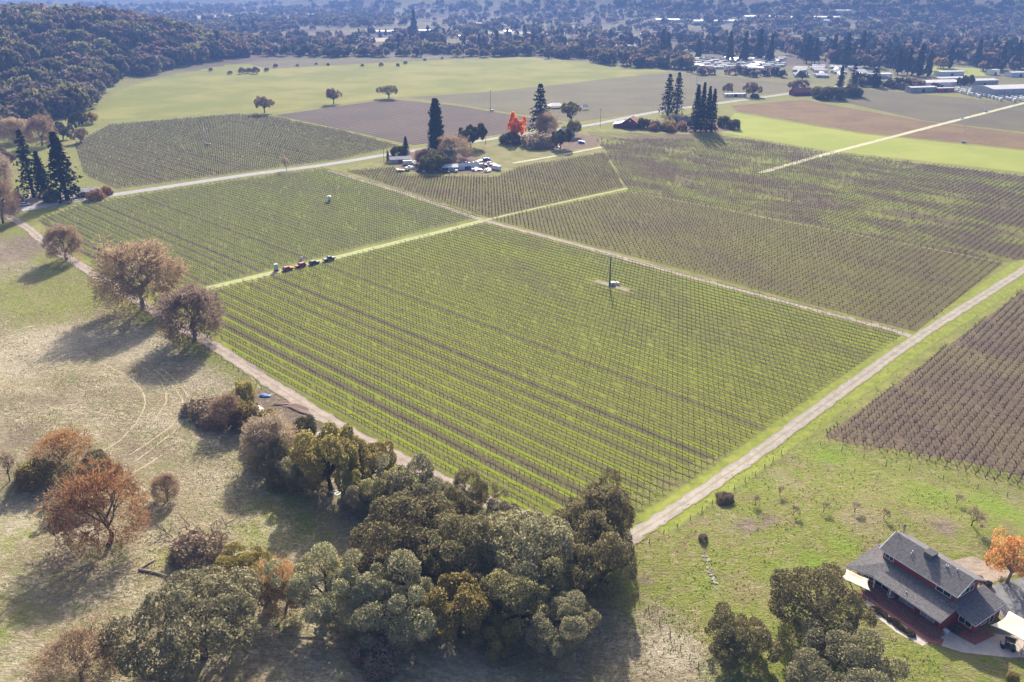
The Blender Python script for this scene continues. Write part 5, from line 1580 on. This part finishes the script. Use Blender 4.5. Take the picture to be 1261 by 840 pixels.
for x_, y_, s_, lb in ((684, 133, 7, 'biggest white marquee tent behind the middle yard'), (704, 136, 5, 'white marquee tent beside the dark spreading pine'), (720, 135, 3.5, 'smallest white marquee tent right of the pine')):
    o = empty('marquee_tent', gp(x_, y_), .3, lb, 'tent')
    MB().add([(-s_, -s_ * .7, 2.4), (s_, -s_ * .7, 2.4), (s_, s_ * .7, 2.4), (-s_, s_ * .7, 2.4), (-s_ * .5, 0, 4.6), (s_ * .5, 0, 4.6)], [(0, 1, 5, 4), (1, 2, 5), (2, 3, 4, 5), (3, 0, 4), (3, 2, 1, 0)]).build('canopy', 'white_paint', o)
    for sx in (-1, 1):
        for sy in (-1, 1): hbar([(sx * s_ * .98, sy * s_ * .68, -.2), (sx * s_ * .98, sy * s_ * .68, 2.4)], .08, 'pole', 'white_paint', o)


# ------------------------------------------------------------------ wind machines and poles
def wind_machine(px, py, top, mat, label, ang=0.6, engine=True):
    b = gp(px, py); h = top_z(b, top) - b[2]
    o = empty('wind_machine', b, .4, label, 'wind machine')
    mb = MB(); mb.tube([(0, 0, -.2), (0, 0, h)], [.30, .18], 10); mb.build('tower', mat, o)
    mb = MB(); mb.tube([(-.5, 0, h + .1), (.45, 0, h + .25)], [.28, .2], 8); hd = mb.build('gearbox', 'grey_metal', o)
    ca, sa = cos(ang), sin(ang)
    for s in (-1, 1):
        mb = MB(); e = np.array((.5, ca * s, sa * s)); b0 = np.array((.5, 0, h + .26))
        mb.tube([b0, b0 + np.array((0, ca * s, sa * s)) * 1.4, b0 + np.array((0, ca * s, sa * s)) * 2.8], [.06, .13, .05], 4); mb.build('blade', 'white_paint', o)
    if engine:
        en = MB().box(.6, 2.4, -.7, .7, 0, 1.25).build('engine_box', 'grey_metal', o, bevel=.12)
        MB().box(.9, 2.1, -.5, .5, 1.252, 1.4).build('engine_lid', 'car_silver', en)
        mb = MB(); mb.tube([(3.6, -.9, .6), (3.6, .9, .6)], [.5, .5], 10); mb.build('fuel_tank', 'white_paint', o)
    return o


wind_machine(750.5, 352, 317, 'teal_metal', 'dark teal wind machine pole with engine on a bare patch inside the main vineyard')
wind_machine(253, 179, 160, 'white_paint', 'white wind machine in the striped vineyard across the road')
wind_machine(604, 137, 112, 'grey_metal', 'grey wind machine in the brown field behind the flame red tree')
wind_machine(857, 104, 84, 'white_paint', 'white wind machine behind the row of four conifers')
wind_machine(1184, 176, 157, 'white_paint', 'white wind machine at the edge of the lime green field')
wind_machine(1212, 138, 120, 'white_paint', 'white wind machine at the side of the pale lane')
sheet('engine_pad', np.array([wm_spot + UDIR * a + VDIR * b for a, b in ((8.5, -1.0), (8.5, 1.0), (0, 2.0), (-7.5, 1.2), (-7.5, -1.0), (0, -1.8))]), .034, 'yard_dirt')
pc = empty('pump_shed', gp(405.5, 248), .4, 'small white pump box on a post in the vines by the paved road', 'pump box')
MB().box(-.9, .9, -.9, .9, 1.0, 2.6).build('box', 'white_paint', pc); MB().box(-.3, .3, -.3, .3, -.2, 1.0).build('stand', 'dark_metal', pc); MB().prism([(-1.1, 2.6), (1.1, 2.6), (0, 3.1)], -1.1, 1.1).build('roof', 'metal_roof', pc)
for px_, py_, tp, lb in ((91, 247, 208, 'tall wooden utility pole in front of the broad dark conifer'), (473, 200, 182, 'wooden utility pole at the cluttered yard entrance'), (739, 156, 134, 'wooden utility pole left of the red barn'), (598, 178, 158, 'wooden utility pole by the road left of the flame red tree')):
    b = gp(px_, py_); h = top_z(b, tp) - b[2]
    o = empty('utility_pole', b, .3, lb, 'utility pole')
    mb = MB(); mb.tube([(0, 0, -.3), (0, 0, h)], [.17, .11], 8); mb.build('pole', 'post_wood', o)
    MB().box(-1.2, 1.2, -.07, .07, h - .7, h - .55).build('crossarm', 'post_wood', o)


# ------------------------------------------------------------------ fences, stones, heaps
def fence(pts, label, step=3.5, h=1.25, wires=3, lean=.05):
    c = resample(gps(pts), step); z = hgt(c[:, 0], c[:, 1])
    o = empty('wire_fence', (c[0, 0], c[0, 1], z[0]), 0, label, 'fence')
    rel = np.column_stack([c - c[0], z - z[0]])
    me = MB(); me.tube([(0, 0, -.3), (0, 0, h)], [.075, .065], 5); pm = me.mesh('post'); pm.materials.append(M['post_wood'])
    for p in rel:
        q = link('post', pm, None, o, tuple(p)); q.rotation_euler = (random.uniform(-lean, lean), random.uniform(-lean, lean), random.uniform(0, 3)); q.scale = (1, 1, random.uniform(.9, 1.15))
    for k in range(wires):
        mb = MB(); mb.tube([tuple(p + np.array((0, 0, h * (.35 + .28 * k)))) for p in rel], [.012] * len(rel), 3, False); mb.build('wire', 'grey_metal', o)
    return o


fence([(252, 428), (300, 462), (322, 480)], 'wire fence between the meadow and the track beside the grey-brown oak')
fence([(-20, 338), (40, 330), (84, 321)], 'wire fence across the pasture ending at the small brown oak')
fence([(84, 321), (104, 338), (128, 352)], 'wire fence along the track below the small brown oak')
fence([(345, 585), (395, 612), (430, 640), (452, 655)], 'wire fence at the foot of the meadow under the olive oaks')
fence([(800, 668), (850, 640), (890, 612), (930, 585), (962, 560)], 'wire fence along the grass side of the gravel lane')
fence([(786, 735), (812, 768), (838, 800), (860, 822)], 'leaning garden fence between the dry bank and the green lawn')
fence([(1010, 548), (1120, 580), (1240, 612), (1300, 630)], 'wire fence below the bushy brown vines', 5)
r = np.random.default_rng(77)


def rock_mesh(seed, squash=.6, sub=2):
    import bmesh
    bm = bmesh.new(); bmesh.ops.create_icosphere(bm, subdivisions=sub, radius=1)
    q = np.random.default_rng(seed)
    ph = q.uniform(0, 6, 6)
    for v in bm.verts:
        x, y, z = v.co
        k = 1 + .22 * sin(3 * x + ph[0]) * cos(2.6 * y + ph[1]) + .16 * sin(5 * z + ph[2] + 2 * x) + .12 * sin(7 * y + ph[3]) + q.uniform(-.05, .05)
        v.co = (x * k, y * k * .9, z * k * squash)
    me = bpy.data.meshes.new('rock'); bm.to_mesh(me); bm.free(); return me


rocks = [rock_mesh(i, .6, 1) for i in range(4)]
for m_ in rocks: m_.materials.append(M['stone'])
for i in range(26):
    f = i / 25
    b = gp(869 + 13 * f + r.normal() * 2.0, 684 + 42 * f + r.normal() * 2)
    o = link('garden_stone', rocks[i % 4], None, None, b); s = r.uniform(.15, .4); o.scale = (s, s, s); o.rotation_euler = (0, 0, r.uniform(0, 6))
    tag(o, 'pale stone in the line of rocks running down the green lawn', 'stone', 'line of pale stones on the lawn')
hp = rock_mesh(9, .42, 3); hp.materials.append(M['soil_heap'])
hp2 = rock_mesh(10, .42, 3); hp2.materials.append(M['tarp_blue'])
hp3 = rock_mesh(12, .3, 3); hp3.materials.append(M['white_paint'])
hp4 = rock_mesh(13, .4, 3); hp4.materials.append(M['stone'])


def heap(me, px, py, sx, sy, sz, rz, label, cat, name):
    o = link(name, me, None, None, gp(px, py)); o.scale = (sx, sy, sz); o.rotation_euler = (0, 0, rz); tag(o, label, cat)


heap(hp2, 326, 488, 1.6, .9, 1.2, .3, 'bright blue tarp bunched on the dirt beside the track', 'tarp', 'tarp_bundle')
heap(hp3, 319, 503, 2.6, .8, .5, -.8, 'long white sheet lying below the blue tarp', 'sheet', 'ground_sheet')
heap(hp3, 341, 515, 1.0, .8, .8, .4, 'small white bundle under the half-bare tree', 'bundle', 'white_bundle')
heap(hp4, 391, 536, 2.6, 1.3, 1.1, .3, 'pale grey covered pile beside the dark round bush', 'pile', 'covered_pile')
heap(hp, 366, 503, 4.2, 2.2, .9, -.5, 'reddish-brown soil heap beside the track', 'soil heap', 'soil_heap')
heap(hp, 344, 498, 2.4, 1.2, .7, .2, 'small soil heap between blue tarp and large heap', 'soil heap', 'soil_heap')
heap(hp3, 416, 608, 1.0, .7, 1.0, .9, 'white rubbish bag in the shade by the fence', 'bag', 'rubbish_bag')
heap(hp4, 409, 606, .9, .9, .9, .1, 'dark grey rubbish heap next to the white bag', 'heap', 'rubbish_heap')


def log(px1, py1, px2, py2, rad, label):
    a, b = gp(px1, py1), gp(px2, py2); m = (a + b) / 2
    o = empty('fallen_log', m, 0, label, 'log')
    mb = MB(); mb.tube([a - m + (0, 0, rad), (0.1, .15, rad * 1.1), b - m + (0, 0, rad)], [rad, rad * .85, rad * .5], 8); mb.build('trunk', 'bark_pale', o)
    d_ = b - a
    mb = MB(); mb.tube([(0, 0, rad), (d_[1] * .12, -d_[0] * .12, rad + .5)], [rad * .4, rad * .15], 5); mb.build('branch', 'bark_pale', o)


log(171, 703, 206, 711, .26, 'grey fallen log lying on the grass below the brush pile')
log(172, 702, 192, 690, .2, 'crooked fallen branch between the log and the rust-orange oak')
for i in range(30):
    x_ = r.uniform(198, 280); y_ = r.uniform(645, 690)
    a, b = gp(x_, y_), gp(x_ + r.normal() * 18, y_ + r.normal() * 9)
    m = (a + b) / 2
    o = link('dead_branch', MB().tube([a - m + (0, 0, .15), (r.uniform(-.3, .3), r.uniform(-.3, .3), r.uniform(.8, 2.0)), b - m + (0, 0, r.uniform(.3, 1.6))], [.11, .08, .03], 5).mesh('dead_branch'), 'bark_pale', None, m)
    tag(o, 'bleached dead branch sticking out of the brush pile', 'branch', 'bleached branches in the brush pile')

# ------------------------------------------------------------------ town edge
def two_part(name, L, W, Hh, wall, roof, rise):
    w_ = MB().box(-L / 2, L / 2, -W / 2, W / 2, -.2, Hh).mesh('wall'); w_.materials.append(M[wall])
    r_ = MB().add([(-L / 2 - .3, -W / 2 - .3, Hh + .004), (L / 2 + .3, -W / 2 - .3, Hh + .004), (L / 2 + .3, W / 2 + .3, Hh + .004), (-L / 2 - .3, W / 2 + .3, Hh + .004), (-L / 2 - .3, 0, Hh + rise), (L / 2 + .3, 0, Hh + rise)],
                  [(0, 1, 5, 4), (2, 3, 4, 5), (0, 4, 3), (1, 2, 5), (3, 2, 1, 0)]).mesh('roof'); r_.materials.append(M[roof])
    win = MB().box(-L * .3, -L * .12, -W / 2 - .06, -W / 2 + .02, Hh * .4, Hh * .8).mesh('window'); win.materials.append(M['glass'])
    return w_, r_, win


homes = {'white': two_part('h', 16, 5.5, 2.9, 'white_paint', 'metal_roof', .9), 'pale green': two_part('h', 17, 5.5, 2.9, 'pale_green_wall', 'metal_roof', .9), 'grey': two_part('h', 15, 5.5, 2.9, 'grey_wall', 'metal_roof', 1.0), 'tan': two_part('h', 16, 6, 2.9, 'tan_wall', 'roof_shingle', 1.2)}
parks = [([(838, 73), (962, 72), (968, 86), (905, 87), (842, 83)], 'in the upper trailer park', 0.5), ([(962, 90), (1000, 82), (1062, 84), (1090, 97), (1045, 95), (990, 97)], 'in the trailer park behind the farmhouse', -.3)]
r = np.random.default_rng(31)
for pp, where, rz in parks:
    G = gps(pp, 0)[:, :2]
    c_, s_ = cos(rz), sin(rz)
    U, W_ = np.array((c_, s_)), np.array((-s_, c_))
    for a in np.arange((G @ U).min(), (G @ U).max(), 23):
        for b in np.arange((G @ W_).min(), (G @ W_).max(), 17):
            q = a * U + b * W_ + r.uniform(-2, 2, 2)
            if not in_poly(np.array(q[0]), np.array(q[1]), G): continue
            k = ['white', 'white', 'pale green', 'grey', 'tan'][r.integers(5)]
            o = empty('mobile_home', (q[0], q[1], 0), rz + r.uniform(-.08, .08) + (pi / 2 if r.random() < .3 else 0), k + ' mobile home ' + where, 'mobile home', k + ' mobile homes ' + where)
            for nm, m_ in zip(('wall', 'roof', 'window'), homes[k]): link(nm, m_, None, o)
# packed lot of white campers and trucks before the big warehouse
G = gps([(1166, 113), (1176, 108), (1262, 117), (1290, 128), (1230, 125)], 0)[:, :2]
for a in np.arange(G[:, 0].min(), G[:, 0].max(), 9):
    for b in np.arange(G[:, 1].min(), G[:, 1].max(), 7.5):
        q = np.array((a, b)) + r.uniform(-1, 1, 2)
        if not in_poly(np.array(q[0]), np.array(q[1]), G): continue
        vehicle('van', 'car_white', (q[0], q[1], .03), 1.2 + r.uniform(-.15, .15), 'white camper in the packed lot before the big grey warehouse', 'stored_camper', 'camper', 'white campers in the packed lot', 1.05, True)
for px_, py_, L, W, Hh, wl, rf, lb in [(1150, 107, 46, 24, 6, 'white_paint', 'metal_roof', 'pale warehouse with low white roof left of the dark round tree'), (1243, 117, 66, 30, 8, 'grey_wall', 'metal_roof', 'big grey warehouse behind the packed campers'),
                                       (1133, 113, 30, 10, 5, 'grey_wall', 'metal_roof', 'long low grey building at the edge of the bare field'), (1100, 106, 26, 10, 4.5, 'white_paint', 'metal_roof', 'low white building beside the wide dark conifer'),
                                       (1205, 105, 34, 18, 6, 'grey_wall', 'metal_roof', 'grey warehouse right of the dark round tree'), (1167, 101, 34, 14, 5, 'tan_wall', 'metal_roof', 'tan building behind the pale warehouse'),
                                       (1080, 96, 30, 14, 5, 'white_paint', 'metal_roof', 'white roofed building at the end of the trailer park'), (1168, 93, 34, 12, 5, 'white_paint', 'metal_roof', 'small white building under the ochre tree'),
                                       (1222, 92, 10, 10, 6, 'white_paint', 'metal_roof', 'little white block on the lime green lot'), (1252, 94, 26, 12, 5, 'white_paint', 'metal_roof', 'white building behind the big grey warehouse'),
                                       (1212, 111.5, 22, 5, 3.2, 'red_wall', 'red_roof', 'red trailer among the white campers'), (1238, 113, 26, 5, 3.4, 'red_wall', 'red_roof', 'red container at the wall of the big grey warehouse'), (1162, 113, 20, 6, 4, 'red_wall', 'metal_roof', 'red walled shed beside the packed campers')]:
    box_building('warehouse' if L > 24 else 'outbuilding', px_, py_, L, W, Hh, .22, wl, rf, lb, 'warehouse' if L > 24 else 'building', rise=W * .06, nwin=0)
for px_, py_, L, W, Hh, rf, lb in [(320, 20, 62, 22, 7, 'metal_roof', 'long white roofed winery beyond the wooded hill'), (388, 21, 70, 24, 7, 'metal_roof', 'second white roofed winery right of the first one'), (480, 42, 60, 18, 6, 'metal_roof', 'white roofed farm building in the valley trees'),
                                   (523, 41, 26, 14, 6, 'metal_roof', 'small white building beside the white roofed farm'), (625, 43, 16, 12, 8, 'metal_roof', 'white house with a tall front between conifers'), (767, 60, 44, 12, 5, 'tan_wall', 'tan roofed farm building at the edge of the grass field'),
                                   (797, 46, 30, 14, 6, 'metal_roof', 'pale yellow building among the conifers'), (1037, 17, 40, 20, 7, 'metal_roof', 'white building on the far hill slope'), (330, 38, 20, 12, 5, 'metal_roof', 'pale farmhouse below the first winery'),
                                   (350, 62, 18, 10, 4, 'metal_roof', 'small pale barn beside the russet belt'), (150, 35, 24, 12, 5, 'metal_roof', 'pale barn behind the wooded hill'), (1010, 28, 40, 14, 5, 'metal_roof', 'long pale shed at the foot of the far hills')]:
    box_building('valley_building', px_, py_, L, W, Hh, .1, 'white_paint', rf, lb, 'building', rise=W * .12, nwin=0)
for i, (px_, py_, L) in enumerate(((835, 27, 120), (880, 28.5, 110), (1000, 24, 150), (940, 23, 100))):
    box_building('greenhouse', px_, py_, L, 24, 5, .06, 'white_paint', 'white_paint', 'long white greenhouse roof on the far valley floor', 'greenhouse', 'white greenhouses on the far valley floor', rise=2.5, door=False)
for (x_, y_) in ((30, 22), (65, 28), (110, 20), (205, 24), (240, 30), (410, 30), (440, 26), (545, 36), (565, 46), (590, 30), (650, 34), (690, 42), (715, 28), (740, 44), (900, 58), (970, 54), (1020, 60), (1085, 56), (1120, 48), (1180, 60), (1230, 66), (960, 34), (760, 20), (1150, 44), (1215, 40)):
    k = ['white', 'tan', 'grey'][(x_ + y_) % 3]
    o = empty('valley_house', gp(x_, y_), (x_ * 7 % 10) * .3, k + ' house scattered among the valley trees', 'house', k + ' houses among the valley trees')
    for nm, m_ in zip(('wall', 'roof', 'window'), homes[k]): link(nm, m_, None, o)


# ------------------------------------------------------------------ haze
def haze():
    t = NT('haze')
    t.t.nodes.remove(t.out) if False else None
    v = t.n('VolumePrincipled')
    v.inputs['Color'].default_value = (.22, .41, 1.0, 1)
    v.inputs['Density'].default_value = HAZE_DENSITY
    v.inputs['Anisotropy'].default_value = 0.0
    t.t.links.new(v.outputs[0], t.out.inputs['Volume'])
    mb = MB(); mb.box(-9500, 9500, -9500, 9500, -4, 560)
    tag(mb.build('haze', t.m), kind='stuff')


haze()
